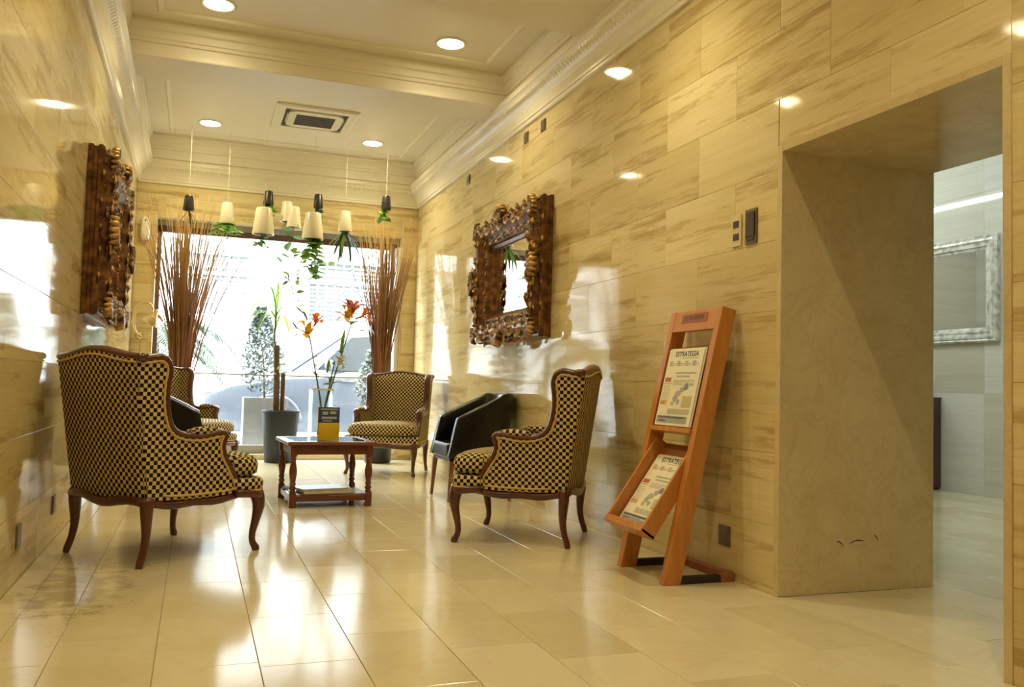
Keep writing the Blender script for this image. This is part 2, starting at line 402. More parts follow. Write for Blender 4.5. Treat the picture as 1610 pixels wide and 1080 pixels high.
MB().box(XR, XR+.018, YF, 1.3, 0, 3.3).build('wall_slab', 'travertine', wr)
wl = struct(MB().box(XL-.3, XL-.016, YF, YB+.4, 0, TOPZ).build('wall_left', 'grout_light'), 'travertine clad wall with gilt mirror')
tile_rect(wl, 'x', -1, XL, 3.3, YB, 4.0, shift=1)
MB().box(XL-.018, XL, YF, 3.3, 0, 3.3).build('wall_slab', 'travertine', wl)
WX0, WX1, WZ = -.50, 2.42, 2.84     # window opening
wb = MB().box(XL-.02, WX0, YB+.016, YB+.40, 0, TOPZ).box(WX1, XR+.02, YB+.016, YB+.40, 0, TOPZ).box(WX0, WX1, YB+.016, YB+.40, WZ, TOPZ).build('wall_back', 'grout_light')
struct(wb, 'travertine wall around the street window')
tile_rect(wb, 'y', 1, YB, XL, XR, .3, [(WX0, WX1, -1, WZ)])
struct(MB().box(XL-.3, PX, YF-.2, YF, 0, TOPZ).build('wall_front', 'travertine'), 'plain end wall of the lobby')
# portal lining
struct(MB().box(XR-.003, PX+.01, PY1, PY1+E_, 0, PZ+E_).build('trim_1', 'jamb_marble', None, bevel=.002), 'cream marble portal jamb with scuff marks')
struct(MB().box(XR-.003, PX+.01, PY0-E_, PY0, 0, PZ+E_).build('trim_2', 'jamb_marble', None, bevel=.002), 'cream marble portal jamb, narrow edge')
struct(MB().box(XR-.003, PX+.01, PY0, PY1, PZ, PZ+E_).build('trim_3', 'jamb_marble', None, bevel=.002), 'cream marble portal soffit')
jm = bpy.data.objects['trim_1']
for (x, z, l, a) in ((2.98, .235, .05, -.5), (3.08, .24, .09, .15), (3.20, .255, .045, -.75)):
    q = MB(); q.tube([(x+math.cos(a)*l*(t-.5), PY1-.0006, z+math.sin(a)*l*(t-.5)+.01*math.sin(PI*t)) for t in (0, .3, .6, 1)], [.001, .0022, .0026, .0008], 5); q.build('scuff_mark', 'black_rubber', jm)

# ------------------------------------------------------------------ ceiling
CX0, CX1 = XL+.07, XR-.07
cof = [(7.82, 10.66), (5.58, 7.28)]
cl = MB()
for (a, b) in ((cof[0][1], YB+.3), (cof[1][1], cof[0][0]), (YF, cof[1][0])): cl.box(CX0, CX1, a, b, LOWZ, TOPZ+.1)
cl.box(XL-.2, CX0, YF, YB+.3, LOWZ, TOPZ+.1).box(CX1, XR+.3, YF, YB+.3, LOWZ, TOPZ+.1)
for (a, b) in cof: cl.box(CX0, CX1, a, b, TOPZ, TOPZ+.1)
struct(cl.build('ceiling', 'ceiling_paint'), 'cream coffered plaster ceiling')
def rect_sweep(m, x0, x1, y0, y1, prof):     # prof: (inset, z) open chain closed back on itself
    rings = []
    for sx, sy in ((0, 0), (1, 0), (1, 1), (0, 1)):
        rings.append([((x0+d) if sx == 0 else (x1-d), (y0+d) if sy == 0 else (y1-d), z) for d, z in prof])
    return m.loopsweep(rings)
tn = 4
for (a, b) in cof:
    m = MB(); rect_sweep(m, CX0-.002, CX1+.002, a-.002, b+.002, [(0, 3.505), (.006, 3.505), (.006, 3.60), (.022, 3.604), (.026, 3.63), (.036, 3.636), (.040, 3.69), (.060, 3.70), (.066, 3.735), (.085, 3.74), (.085, 3.775), (0, 3.775)])
    struct(m.build('trim_%d' % tn, 'ceiling_paint', None, bevel=.002), 'stepped plaster moulding inside the coffer'); tn += 1
    m = MB(); rect_sweep(m, CX0+.27, CX1-.27, a+.25, b-.25, [(0, 3.772), (0, 3.757), (.012, 3.748), (.03, 3.752), (.042, 3.765), (.042, 3.772)])
    struct(m.build('trim_%d' % tn, 'ceiling_paint'), 'thin plaster panel line on the coffer ceiling'); tn += 1
CPROF = [(0, 3.235), (.022, 3.235), (.026, 3.245), (.026, 3.262), (.036, 3.268), (.036, 3.285), (.040, 3.30), (.050, 3.335), (.070, 3.368), (.098, 3.395), (.120, 3.405), (.124, 3.412), (.132, 3.432), (.150, 3.446), (.158, 3.450), (.158, 3.499), (0, 3.499)]
m = MB()
def cpt(corner, d, z):
    return {0: (XL+d, YF, z), 1: (XL+d, YB-d, z), 2: (XR-d, YB-d, z), 3: (XR-d, YF, z)}[corner]
m.loft([[cpt(c, d, z) for d, z in CPROF] for c in range(4)])
cor = struct(m.build('trim_%d' % tn, 'cornice_paint', None), 'deep plaster cornice with moulded leaf band'); tn += 1
leafband = MB()
def leafbump(c, along, out):
    c = Vector(c); al = Vector(along); o = Vector(out); z = Vector((0, 0, 1))
    tops = [c+al*.024+o*.002, c+al*.012+o*.014+z*.006, c-al*.012+o*.014+z*.006, c-al*.024+o*.002]
    mid = [p+o*(-.018)+z*(-.030) for p in tops]; mid[1] += o*.012; mid[2] += o*.012
    tip = c+o*(-.040)-z*.052
    leafband.add(tops+mid+[tip], [(0, 1, 5, 4), (1, 2, 6, 5), (2, 3, 7, 6), (4, 5, 8), (5, 6, 8), (6, 7, 8)])
y = 1.5
while y < YB-.16: leafbump((XL+.118, y, 3.430), (0, 1, 0), (1, 0, 0)); leafbump((XR-.118, y, 3.430), (0, 1, 0), (-1, 0, 0)); y += .055
x = XL+.16
while x < XR-.14: leafbump((x, YB-.118, 3.430), (1, 0, 0), (0, -1, 0)); x += .055
lb = leafband.build('leaf_band', 'cornice_paint', cor); lb['kind'] = 'stuff'

# ------------------------------------------------------------------ street window
win = struct(thing('window_1', 'floor to ceiling street window', 'window')); del win['category']
WY = YB+.22
def wbox(nm, mat, *a, bevel=.003): return MB().box(*a).build(nm, mat, win, bevel=bevel)
wbox('window_head', 'window_wood', WX0, WX1, WY-.05, WY+.03, 2.70, WZ-.065)
wbox('shutter_housing', 'rail_grey', WX0, WX1, WY-.09, WY+.03, WZ-.065, WZ)
wbox('window_jamb', 'window_wood', WX0, WX0+.05, WY-.05, WY+.03, .07, 2.72)
wbox('window_jamb', 'window_wood', WX1-.10, WX1-.055, WY-.05, WY+.03, .07, 2.72)
wbox('window_reveal', 'reveal_white', WX1-.055, WX1, WY-.20, WY+.03, .07, 2.72)
wbox('bottom_rail', 'rail_grey', WX0+.05, WX1-.10, WY-.04, WY+.03, .065, .165)
wbox('transom_bar', 'rail_grey', WX0+.05, WX1-.10, WY-.008, WY+.008, 1.018, 1.034, bevel=0)
wbox('window_sill', 'floor_marble', WX0, WX1, YB, WY+.10, 0, .066)
for z0, z1 in ((.165, 1.018), (1.034, 2.71)): wbox('glass_pane', 'window_glass', WX0+.05, WX1-.10, WY-.003, WY+.003, z0, z1, bevel=0)

# ------------------------------------------------------------------ room beyond the portal
wo = struct(MB().box(BX+.016, BX+.2, BY0, BY1, 0, BZ).build('wall_beyond', 'grout_light'), 'grey stone wall seen through the portal')
for (z0, z1) in ((0, 1.025), (1.025, 2.05), (2.05, 3.075), (3.075, 3.69)):
    yy = 6.505-.62*6
    while yy < BY1-.1: wall_tile(wo, 'x', 1, BX, yy, yy+.62, z0, z1, 'grey_stone'); yy += .62
MB().box(BX, BX+.017, BY0, 6.505-.62*6, 0, 3.69).build('wall_slab', 'grey_stone', wo)
struct(MB().box(PX, BX+.2, BY1, BY1+.2, 0, BZ).build('wall_side', 'grey_stone'), 'grey stone side wall of the next room')
struct(MB().box(PX, BX+.2, BY0-.2, BY0, 0, BZ).build('wall_entry', 'grey_stone'), 'grey stone near wall of the next room')
struct(MB().box(PX-.001, BX+.2, BY0, BY1, BZ, BZ+.1).build('ceiling_beyond', 'ceiling_paint'), 'flat white ceiling of the next room')
struct(MB().box(PX, PX+.016, PY1+E_, BY1, 0, BZ).box(PX, PX+.016, BY0, PY0-E_, 0, BZ).box(PX, PX+.016, PY0-E_, PY1+E_, PZ+E_, BZ).build('wall_partition', 'grey_stone'), 'grey stone partition beside the portal')
for i, (x, y0, y1) in enumerate(((5.95, 7.1, 9.3), (5.2, 4.0, 6.2))):
    t = thing('fluorescent_light', ('fluorescent strip light near the far side wall of the next room', 'fluorescent strip light over the middle of the next room')[i], 'ceiling light', (x, (y0+y1)/2, 3.40))
    h = (y1-y0)/2
    MB().box(-.05, .05, -h, h, .035, .08).build('housing', 'white_plastic', t, bevel=.004)
    for s in (-.8, .8): MB().tube([(0, h*s, .08), (0, h*s, .30)], .008, 6).build('hanger', 'white_plastic', t)
    MB().tube([(0, -h+.03, .014), (0, h-.03, .014)], .02, 10).build('tube', 'tube_glow', t, True)

# ------------------------------------------------------------------ recessed downlights
ring = MB(); n = 28
ring.loopsweep([[(r*math.cos(2*PI*k/n), r*math.sin(2*PI*k/n), z) for r, z in ((.104, 0), (.104, -.010), (.118, -.012), (.130, -.004), (.130, 0))] for k in range(n)])
ring_me = ring.mesh('trim_ring', 'white_plastic', True)
lens_me = MB().lathe([(.104, -.004), (.104, -.007), (.085, -.016), (.05, -.024), (.012, -.027)], 24).mesh('lens', 'lamp_glow', True)
spots = [(.03, 9.92, TOPZ, 'round downlight in the far coffer beside the left mirror wall'), (1.825, 9.92, TOPZ, 'round downlight in the far coffer on the air conditioner side near the portal wall'),
         (.04, 6.72, TOPZ, 'round downlight in the near coffer beside the left mirror wall'), (1.85, 6.72, TOPZ, 'round downlight in the near coffer beside the portal wall')]
spots += [(x, y, LOWZ, 'round downlight in the flat ceiling before the coffers') for y in (4.2, 1.4) for x in (.08, 1.86)]
for x, y, z, lab in spots:
    t = thing('downlight', lab, 'downlight', (x, y, z), 0, 'recessed ceiling downlights'); link('trim_ring', ring_me, t); link('lens', lens_me, t)
    ld = bpy.data.lights.new('lamp_beam', 'SPOT'); ld.energy = SPOT; ld.color = WARM; ld.spot_size = math.radians(150); ld.spot_blend = .9; ld.shadow_soft_size = .014
    lo = bpy.data.objects.new('lamp_beam', ld); COL.objects.link(lo); lo.parent = t; lo.location = (0, 0, -.046)

# ------------------------------------------------------------------ ceiling air conditioner
t = thing('air_conditioner', 'square white ceiling cassette air conditioner with dark louvres', 'air conditioner', (1.07, 9.27, TOPZ))
A = .42
m = MB(); rect_sweep(m, -A, A, -A, A, [(0, 0), (0, -.018), (.015, -.028), (.10, -.030), (.10, 0)]); m.build('face_frame', 'white_plastic', t, bevel=.003)
m = MB()
m.prism([(math.copysign(.278, sx)+dx, math.copysign(.278, sy)+dy, -.002) for sx, sy, dx, dy in ((-1, -1, .06, 0), (1, -1, -.06, 0), (1, -1, 0, .06), (1, 1, 0, -.06), (1, 1, -.06, 0), (-1, 1, .06, 0), (-1, 1, 0, -.06), (-1, -1, 0, .06))],
        [(math.copysign(.278, sx)+dx, math.copysign(.278, sy)+dy, -.036) for sx, sy, dx, dy in ((-1, -1, .06, 0), (1, -1, -.06, 0), (1, -1, 0, .06), (1, 1, 0, -.06), (1, 1, -.06, 0), (-1, 1, .06, 0), (-1, 1, 0, -.06), (-1, -1, 0, .06))])
m.build('centre_panel', 'white_plastic', t, bevel=.003)
MB().box(-A+.09, A-.09, -A+.09, A-.09, -.012, -.004).build('back_plate', 'vent_dark', t)
MB().box(-.20, .20, -.185, .185, -.0385, -.030).build('grille_well', 'vent_dark', t)
for k in range(6): MB().box(-.20, .20, -.005, .005, -.044, -.0385).build('louvre', 'bronze_plate', t, loc=(0, -.150+.06*k, 0))
for s in (-1, 1):
    MB().box(-.20, .20, -.006, .006, -.030, -.018).build('air_flap', 'plate_cream', t, loc=(0, s*.285, 0)); MB().box(-.006, .006, -.16, .16, -.030, -.018).build('air_flap', 'plate_cream', t, loc=(s*.287, 0, 0))

# ------------------------------------------------------------------ chequered wing armchairs
def catmull(pts, n=4):
    P = [Vector(p) for p in pts]; out = []
    for i in range(len(P)-1):
        a, b, c, d = P[max(i-1, 0)], P[i], P[i+1], P[min(i+2, len(P)-1)]
        for k in range(n):
            t = k/n; out.append(.5*((2*b)+(c-a)*t+(2*a-5*b+4*c-d)*t*t+(3*b-a-3*c+d)*t**3))
    return out+[P[-1]]
def make_chair(label, group):
    T = thing('wing_armchair', label, 'armchair', group=group)
    edge = [(.185, .335), (.175, .40), (.135, .47), (.092, .54), (.078, .60), (.092, .655), (.05, .668), (-.06, .652), (-.16, .658), (-.225, .69), (-.258, .76), (-.272, .85), (-.270, .93), (-.262, .985), (-.275, 1.035), (-.315, 1.060), (-.38, 1.052), (-.445, 1.042)]
    e = [(p.x, p.z) for p in catmull([(x, 0, z) for x, z in edge], 3)]
    ys = lambda x, z: .338+.065*(x+.34)+.03*(z-.335)
    rear = [(-.445+(.445-.345)*k/8*1.0, 1.042-(1.042-.335)*k/8) for k in range(1, 9)]
    bottom = [(-.345+.53*k/6, .335-.012*math.sin(PI*k/6)) for k in range(1, 6)]
    poly = e+rear+bottom
    for s in (1, -1):
        m = MB(); ins = [(x*1.0, z) for x, z in poly]
        m.prism([(x, s*(ys(x, z)), z) for x, z in poly], [(x, s*(ys(x, z)-.055), z) for x, z in ins])
        m.build('side_panel', 'checker_fabric', T, uv=True)
        m = MB(); m.tube([(x, s*(ys(x, z)-.026), z) for x, z in e], [(.019, .036)]*len(e), 10, ell=(0, 1, 0)); m.build('wing_frame', 'mahogany', T, True)
        # piping just inside the outline on the outer face
        cx = lambda i: poly[i % len(poly)]
        pp = []
        for i in range(len(poly)):
            a, b = Vector(cx(i-1)), Vector(cx(i+1)); tn_ = (b-a).normalized(); nn_ = Vector((tn_.y, -tn_.x))*-1
            q = Vector(poly[i])+nn_*.022; pp.append((q.x, s*(ys(q.x, q.y)+.001), q.y))
        ne = len(e); pp = pp[len(e)+len(rear):]+pp[:ne-1]; pp = [pp[0]]+pp[1:]
        m = MB(); m.tube(pp, .0065, 6); m.build('piping', 'gold_trim', T, True)
        m = MB(); m.ball((-.03, s*(ys(0, .6)-.028), .675), (.115, .036, .026), 12, 8); m.build('arm_pad', 'checker_fabric', T, True, True)
    # back
    Wb = lambda z: ys(-.40, z)-.004
    zt = lambda v: 1.046+.040*math.cos(v*PI/2)**2
    def bk(v, k, off):
        z = .335+(zt(v)-.335)*k; x = -.345-.10*k; return (x-.028*(1-v*v)+off, v*Wb(z), z)
    nv, nk = 12, 8
    m = MB(); rings = []
    for k in range(nk+1): rings.append([bk(-1+2*i/nv, k/nk, -.012) for i in range(nv+1)]+[bk(1-2*i/nv, k/nk, .075-.03*abs(1-2*i/nv)) for i in range(nv+1)])
    m.loft(rings); m.build('backrest', 'checker_fabric', T, True, True)
    m = MB(); m.tube([(Vector(bk(-1.04+2.08*i/16, 1, .02))+Vector((0, 0, .008))) for i in range(17)], [(.034, .021)]*17, 10, ell=(0, 0, 1)); m.build('crest_rail', 'mahogany', T, True)
    m = MB(); m.tube([Vector(bk(-1+2*i/16, .975, -.016)) for i in range(17)], .006, 6); m.build('piping', 'gold_trim', T, True)
    # seat rails, serpentine along the bottom edge
    fr = [(.16, .385), (.27, .405), (.335, .375), (.362, .25), (.372, .12), (.375, 0)]
    fr = fr+[(x, -y) for x, y in fr[-2::-1]]; frc = catmull([(x, y, 0) for x, y in fr], 3)
    def dip(t): return .012*math.sin(2*PI*2*t)
    m = MB(); m.tube([(p.x, p.y, .322-.016*math.sin(PI*i/(len(frc)-1))**2+.010*math.cos(4*PI*i/(len(frc)-1))) for i, p in enumerate(frc)], [(.018, .024)]*len(frc), 8, ell=(0, 0, 1)); m.build('front_rail', 'mahogany', T, True)
    for s in (1, -1):
        q = [(-.345+.55*k/10, s*(ys(-.345+.55*k/10, .33)-.022), .318-.018*math.sin(PI*k/10)+.006*math.cos(4*PI*k/10)) for k in range(11)]
        m = MB(); m.tube(q, [(.022, .024)]*11, 8, ell=(0, 0, 1)); m.build('side_rail', 'mahogany', T, True)
    q = [(-.352-.026*(1-v*v), v*.335, .318-.014*math.cos(v*PI*1.5)) for v in [-1+.2*k for k in range(11)]]
    m = MB(); m.tube(q, [(.02, .026)]*11, 8, ell=(0, 0, 1)); m.build('back_rail', 'mahogany', T, True)
    MB().prism([(-.34, -.33, .335), (.17, -.37, .335), (.33, -.33, .335), (.36, 0, .335), (.33, .33, .335), (.17, .37, .335), (-.34, .33, .335)], [(-.34, -.33, .41), (.17, -.37, .41), (.32, -.33, .41), (.35, 0, .41), (.32, .33, .41), (.17, .37, .41), (-.34, .33, .41)]).build('seat_base', 'checker_fabric', T, uv=True)
    m = MB(); rings = []
    for p in frc: rings.append([(p.x+dx*(1 if p.x > .3 else .4), p.y*(1+dy), z) for dx, dy, z in ((-.03, -.05, .335), (0, 0, .338), (.014, .02, .36), (.016, .024, .385), (.004, .004, .408), (-.03, -.06, .412))])
    m.loft(rings); m.build('seat_front', 'checker_fabric', T, True, True)
    m = MB(); m.tube([(p.x+.006, p.y*1.012, .342) for p in frc], .0065, 6); m.build('piping', 'gold_trim', T, True)
    # loose seat cushion, T shaped
    o = [(-.30, .27), (-.10, .295), (.06, .300), (.125, .315), (.16, .355), (.22, .378), (.31, .365), (.365, .31), (.388, .20), (.395, 0)]
    o = o+[(x, -y) for x, y in o[-2::-1]]; oc = [(p.x, p.y) for p in catmull([(x, y, 0) for x, y in o], 2)]
    def inset(k): return [(x-(.03+(x-.03)*(1-k)) if False else .03+(x-.03)*k, y*k) for x, y in oc]
    m = MB(); rings = []
    for k, z in ((.5, .412), (.93, .416), (.985, .432), (1.0, .462), (.99, .496), (.95, .522), (.85, .540), (.62, .552), (.3, .558)):
        rings.append([(x, y, z) for x, y in inset(k)])
    m.loft(rings); m.build('seat_cushion', 'checker_fabric', T, True, True)
    # cabriole legs
    for sx, sy, bx, by in ((1, 1, .318, .362), (1, -1, .318, -.362), (-1, 1, -.335, .318), (-1, -1, -.335, -.318)):
        dx, dy = (sx*.75, sy*.45) if sx > 0 else (-.95, sy*.2)
        pts = [(0, .345), (.012, .30), (.020, .25), (.008, .18), (-.012, .10), (-.010, .05), (.010, .018), (.016, 0)] if sx > 0 else [(0, .345), (.004, .29), (.0, .22), (.0, .15), (.012, .08), (.030, .03), (.038, 0)]
        rad = [.036, .040, .034, .025, .019, .018, .022, .019] if sx > 0 else [.034, .034, .028, .022, .019, .020, .017]
        m = MB(); pc = catmull([(bx+dx*d, by+dy*d, z) for d, z in pts], 2); rc = []
        for i in range(len(rad)-1): rc += [rad[i], (rad[i]+rad[i+1])/2]
        m.tube(pc, rc+[rad[-1]], 10); m.build('leg', 'mahogany', T, True)
    return T
CG = 'chequered wing armchairs around the table'
c1 = make_chair('chequered wing armchair beside the left mirror wall, turned with its back outwards', CG)
c1.location = (-.125, 5.19, 0); c1.rotation_euler = (0, 0, math.radians(37))
dup(c1, (2.005, 5.235, 0), math.radians(146), 'chequered wing armchair standing beside the newspaper rack', CG)
dup(c1, (2.00, 9.26, 0), math.radians(241), 'chequered wing armchair in front of the twig bundle, turned towards the table', CG)
dup(c1, (-.09, 9.30, 0), math.radians(-45), 'chequered wing armchair beside the wall sconce, half hidden', CG)

# ------------------------------------------------------------------ black tub chairs
def make_tub(label):
    T = thing('tub_chair', label, 'armchair', group='black leather tub chairs')
    path = [(.285, .30)]+[(.285-.40*k/5, .30+.005*math.sin(PI*k/5)) for k in range(1, 6)]
    path += [(-.115-.185*math.sin(a), .30*math.cos(a)) for a in [PI/16*k for k in range(1, 16)]]
    path += [(x, -y) for x, y in path[5::-1]]
    m = MB(); rings = []; n = len(path)
    for i, (x, y) in enumerate(path):
        a, b = path[max(i-1, 0)], path[min(i+1, n-1)]; t = Vector((b[0]-a[0], b[1]-a[1])).normalized(); nx, ny = -t.y, t.x   # inward normal
        if nx*(0-x)+ny*(0-y) < 0: nx, ny = -nx, -ny
        u = min(1, max(0, (.285-x)/.46)); top = .69+.215*(u**.9); lean = -.05-.06*(1-u)
        th = .075
        P = lambda d, z: (x+nx*d+lean*(z-.36)/.5, y+ny*d, z)
        rings.append([P(0, .36), P(-.004, .45), P(0, top-.012), P(.010, top), P(th-.012, top-.004), P(th, top-.02), P(th+.01, .45), P(th, .36)])
    m.loft(rings); m.build('shell', 'leather', T, True, bevel=.006)
    m = MB(); q = [(-.20, .20), (-.05, .225), (.26, .225), (.275, .21)]; q = q+[(x, -y) for x, y in q[::-1]]
    m.loft([[(x*k, y*k, z) for x, y in q] for k, z in ((.97, .352), (1, .362), (1, .455), (.98, .472), (.9, .480))]); m.build('seat', 'leather', T, bevel=.008)
    m = MB(); m.box(-.26, .262, -.262, .262, .325, .362); m.build('seat_frame', 'leather', T, bevel=.01)
    for sx in (1, -1):
        for sy in (1, -1):
            m = MB(); x0, y0 = sx*.245, sy*.255
            m.loft([[(x0+sx*d+a*r, y0+sy*d+b*r, z) for a, b in ((-1, -1), (1, -1), (1, 1), (-1, 1))] for d, r, z in ((.02, .012, 0), (.0, .021, .33))]); m.build('leg', 'chair_leg_wood', T, bevel=.003)
    return T
tb = make_tub('black leather tub chair between two chequered armchairs against the portal wall'); tb.location = (2.255, 7.13, 0); tb.rotation_euler = (0, 0, PI)
dup(tb, (-.17, 7.50, 0), 0, 'black leather tub chair against the left mirror wall, mostly hidden')

# ------------------------------------------------------------------ coffee table
T = thing('coffee_table', 'small mahogany coffee table with turned legs and lower shelf', 'table', (1.0, 7.04, 0), math.radians(2.5))
TZ = .50
m = MB(); rect_sweep(m, -.345, .345, -.355, .355, [(0, TZ-.022), (.004, TZ-.006), (.012, TZ), (.055, TZ), (.055, TZ-.03), (.01, TZ-.03)]); m.build('top_rim', 'table_wood', T)
MB().box(-.295, .295, -.305, .305, TZ-.022, TZ-.004).build('inset_panel', 'table_wood', T)
MB().box(-.295, .295, -.305, .305, TZ-.0038, TZ-.0005).build('glass_top', 'vase_glass', T)
for s in (1, -1):
    MB().box(-.27, .27, s*.30-.011, s*.30+.011, TZ-.10, TZ-.03).build('apron', 'table_wood', T, bevel=.003)
    MB().box(s*.29-.011, s*.29+.011, -.28, .28, TZ-.10, TZ-.03).build('apron', 'table_wood', T, bevel=.003)
    MB().box(-.27, .27, s*.30-.014, s*.30+.014, .045, .09).build('stretcher', 'table_wood', T, bevel=.003)
    MB().box(s*.29-.014, s*.29+.014, -.28, .28, .045, .09).build('stretcher', 'table_wood', T, bevel=.003)
    for s2 in (1, -1):
        m = MB(); c = (s*.29, s2*.30, 0)
        m.box(c[0]-.026, c[0]+.026, c[1]-.026, c[1]+.026, 0, .115); m.box(c[0]-.026, c[0]+.026, c[1]-.026, c[1]+.026, .395, TZ-.03)
        m.lathe([(.018, .113), (.025, .12), (.018, .13), (.026, .14), (.027, .148), (.019, .158), (.019, .165), (.025, .176), (.020, .19), (.023, .215), (.029, .25), (.030, .275), (.026, .305), (.020, .335), (.018, .355), (.024, .365), (.018, .375), (.025, .386), (.022, .396)], 14, c)
        m.build('leg', 'table_wood', T, bevel=.003)
MB().box(-.276, .276, -.286, .286, .082, .096).build('shelf', 'table_wood', T, bevel=.002)
def book(label, mat, cx, cy, rz, w_, d_, h_, z, nm='magazine'):
    B = thing(nm, label, 'magazine', (cx, cy, z), rz, 'magazines on the lower shelf')
    MB().box(-w_/2+.003, w_/2-.003, -d_/2+.003, d_/2-.003, .0015, h_-.0015).build('pages', 'paper_white', B)
    MB().box(-w_/2, w_/2, -d_/2, d_/2, h_-.0015, h_).build('cover', mat, B); MB().box(-w_/2, w_/2, -d_/2, d_/2, 0, .0015).build('back_cover', mat, B)
book('thick olive magazine lying lowest on the table shelf', 'ink_tan', 1.00, 6.95, .10, .40, .30, .022, .0962)
book('pale blue magazine lying on top of the olive one', 'card_light', .96, 6.97, .25, .38, .27, .010, .1184)
book('black covered leaflet on the table shelf beside the magazines', 'ink', .80, 7.19, -.2, .22, .16, .006, .0962)

# ------------------------------------------------------------------ vase, card and lilies
VX, VY = .955, 7.06
V = thing('glass_vase', 'tall clear square glass vase on the coffee table', 'vase', (VX, VY, TZ), .04)
for a in range(4):
    m = MB(); m.box(-.083, .083, .077, .083, .02, .40); o = m.build('glass_wall', 'vase_glass', V); o.rotation_euler = (0, 0, a*PI/2)
MB().box(-.083, .083, -.083, .083, .0, .02).build('glass_base', 'vase_glass', V, bevel=.002)
m = MB(); rect_sweep(m, -.085, .085, -.085, .085, [(0, .392), (0, .403), (.009, .403), (.009, .392)]); m.build('rim', 'cream_ceramic', V)
K = thing('leaflet_box', 'yellow and blue leaflet box leaning on the glass vase', 'box', (1.005, 6.925, TZ), .04)
MB().box(-.083, .083, -.018, .018, 0, .135).build('lower_panel', 'card_yellow', K, bevel=.002)
MB().box(-.081, .081, -.016, .016, .1352, .26).build('upper_panel', 'card_blue', K, bevel=.002)
for (x0, x1, z0, z1, mt) in ((-.07, .07, .238, .248, 'card_light'), (-.055, -.01, .20, .225, 'card_light'), (.005, .055, .205, .228, 'card_light'), (-.06, .06, .165, .185, 'card_light'), (-.05, .02, .147, .156, 'card_light')):
    MB().box(x0, x1, -.0168, -.0158, z0, z1).build('print_block', mt, K)
MB().box(-.083, -.0825, -.018, .018, .0, .26).build('side_print', 'ink_red', K)
def strap(path, wid, fold=.15):      # leaf blade along a path, two-sided strip with a central fold
    P = [Vector(p) for p in path]; n = len(P); L1, C1, R1 = [], [], []
    for i, p in enumerate(P):
        t = (P[min(i+1, n-1)]-P[max(i-1, 0)]).normalized(); s_ = t.cross(Vector((0, 0, 1)))
        s_ = s_.normalized() if s_.length > 1e-4 else Vector((1, 0, 0)); up = s_.cross(t)
        u = i/(n-1); w_ = wid*(math.sin(PI*min(1, .12+u*.88))**.7)*(1 if i < n-1 else .05)
        L1.append(p-s_*w_+up*w_*fold); C1.append(p); R1.append(p+s_*w_+up*w_*fold)
    m = MB(); vs = L1+C1+R1
    return m.add(vs, [(i, i+1, n+i+1, n+i) for i in range(n-1)]+[(n+i, n+i+1, 2*n+i+1, 2*n+i) for i in range(n-1)])
def lily(label, path, blooms, buds, leaves):
    S = thing('lily_stem', label, 'flower', (VX, VY, TZ+.03), 0, 'lily stems in the glass vase')
    pc = catmull(path, 4); MB().tube(pc, [.0085-.004*i/len(pc) for i in range(len(pc))], 6).build('stem', 'stem_green', S, True)
    for (c, mt, d, sz) in blooms:
        c = Vector(c); d = Vector(d).normalized(); a = d.orthogonal().normalized(); b = d.cross(a)
        F = MB().tube([c-d*.05, c-d*.02, c], [.004, .008, .012], 6).build('bloom', mt, S, True)
        for k in range(6):
            r = a*math.cos(PI/3*k)+b*math.sin(PI/3*k)
            strap([c, c+d*.45*sz+r*.28*sz, c+d*.8*sz+r*.62*sz, c+d*.92*sz+r*.95*sz, c+d*.80*sz+r*1.2*sz], .34*sz, .2).build('petal', mt, F, True)
        for k in range(4): MB().tube([c, c+d*sz*.9+a*.12*sz*math.cos(k*PI/2)+b*.12*sz*math.sin(k*PI/2)], .0012, 4).build('stamen', 'ink_red', F)
    for (p0, p1, r, mt) in buds:
        p0, p1 = Vector(p0), Vector(p1); MB().tube([p0+(p1-p0)*t for t in (0, .2, .5, .8, 1)], [.003, r*.7, r, r*.7, .002], 7).build('bud', mt, S, True)
    for (i, az, l, el) in leaves:
        p = pc[min(int(i*len(pc)), len(pc)-1)]; d = Vector((math.cos(az), math.sin(az), 0))
        strap([p, p+d*l*.4+Vector((0, 0, el*l*.35)), p+d*l*.8+Vector((0, 0, el*l*.5)), p+d*l*1.05+Vector((0, 0, el*l*.35))], .017, .3).build('leaf', random.choice(['leaf_green', 'leaf_dark', 'leaf_green']), S, True)
rl = lambda n, lo: [(lo+(1-lo)*random.random(), random.uniform(0, 2*PI), random.uniform(.06, .11), random.uniform(-.2, 1.2)) for _ in range(n)]
lily('lily stem leaning left with a yellow and an orange bloom', [(.03, 0, 0), (0, 0, .25), (-.06, 0, .55), (-.11, .01, .80)],
     [((-.125, -.01, .80), 'petal_yellow', (-.4, -.6, .5), .092), ((-.065, .0, .90), 'petal_orange', (.3, -.5, .7), .066)],
     [((-.13, 0, .92), (-.17, 0, 1.0), .010, 'stem_green'), ((-.16, 0, .97), (-.23, .0, 1.03), .008, 'leaf_green'), ((-.11, 0, .78), (-.15, 0, .98), .004, 'stem_green'), ((-.20, 0, .84), (-.25, 0, .90), .008, 'stem_brown')], rl(9, .4))
lily('lily stem leaning right with orange and red blooms', [(-.02, 0, 0), (.04, 0, .25), (.13, 0, .58), (.22, .0, .90)],
     [((.19, -.01, .95), 'petal_yellow', (-.4, -.7, .5), .085), ((.225, .0, 1.0), 'petal_red', (.0, -.4, .9), .09), ((.30, .0, .97), 'petal_orange', (.8, -.2, .3), .06)],
     [((.22, 0, 1.02), (.17, 0, 1.12), .010, 'leaf_dark'), ((.14, 0, .66), (.17, 0, .86), .016, 'leaf_bright'), ((.26, 0, .86), (.35, 0, .86), .005, 'leaf_dark')], rl(13, .45))
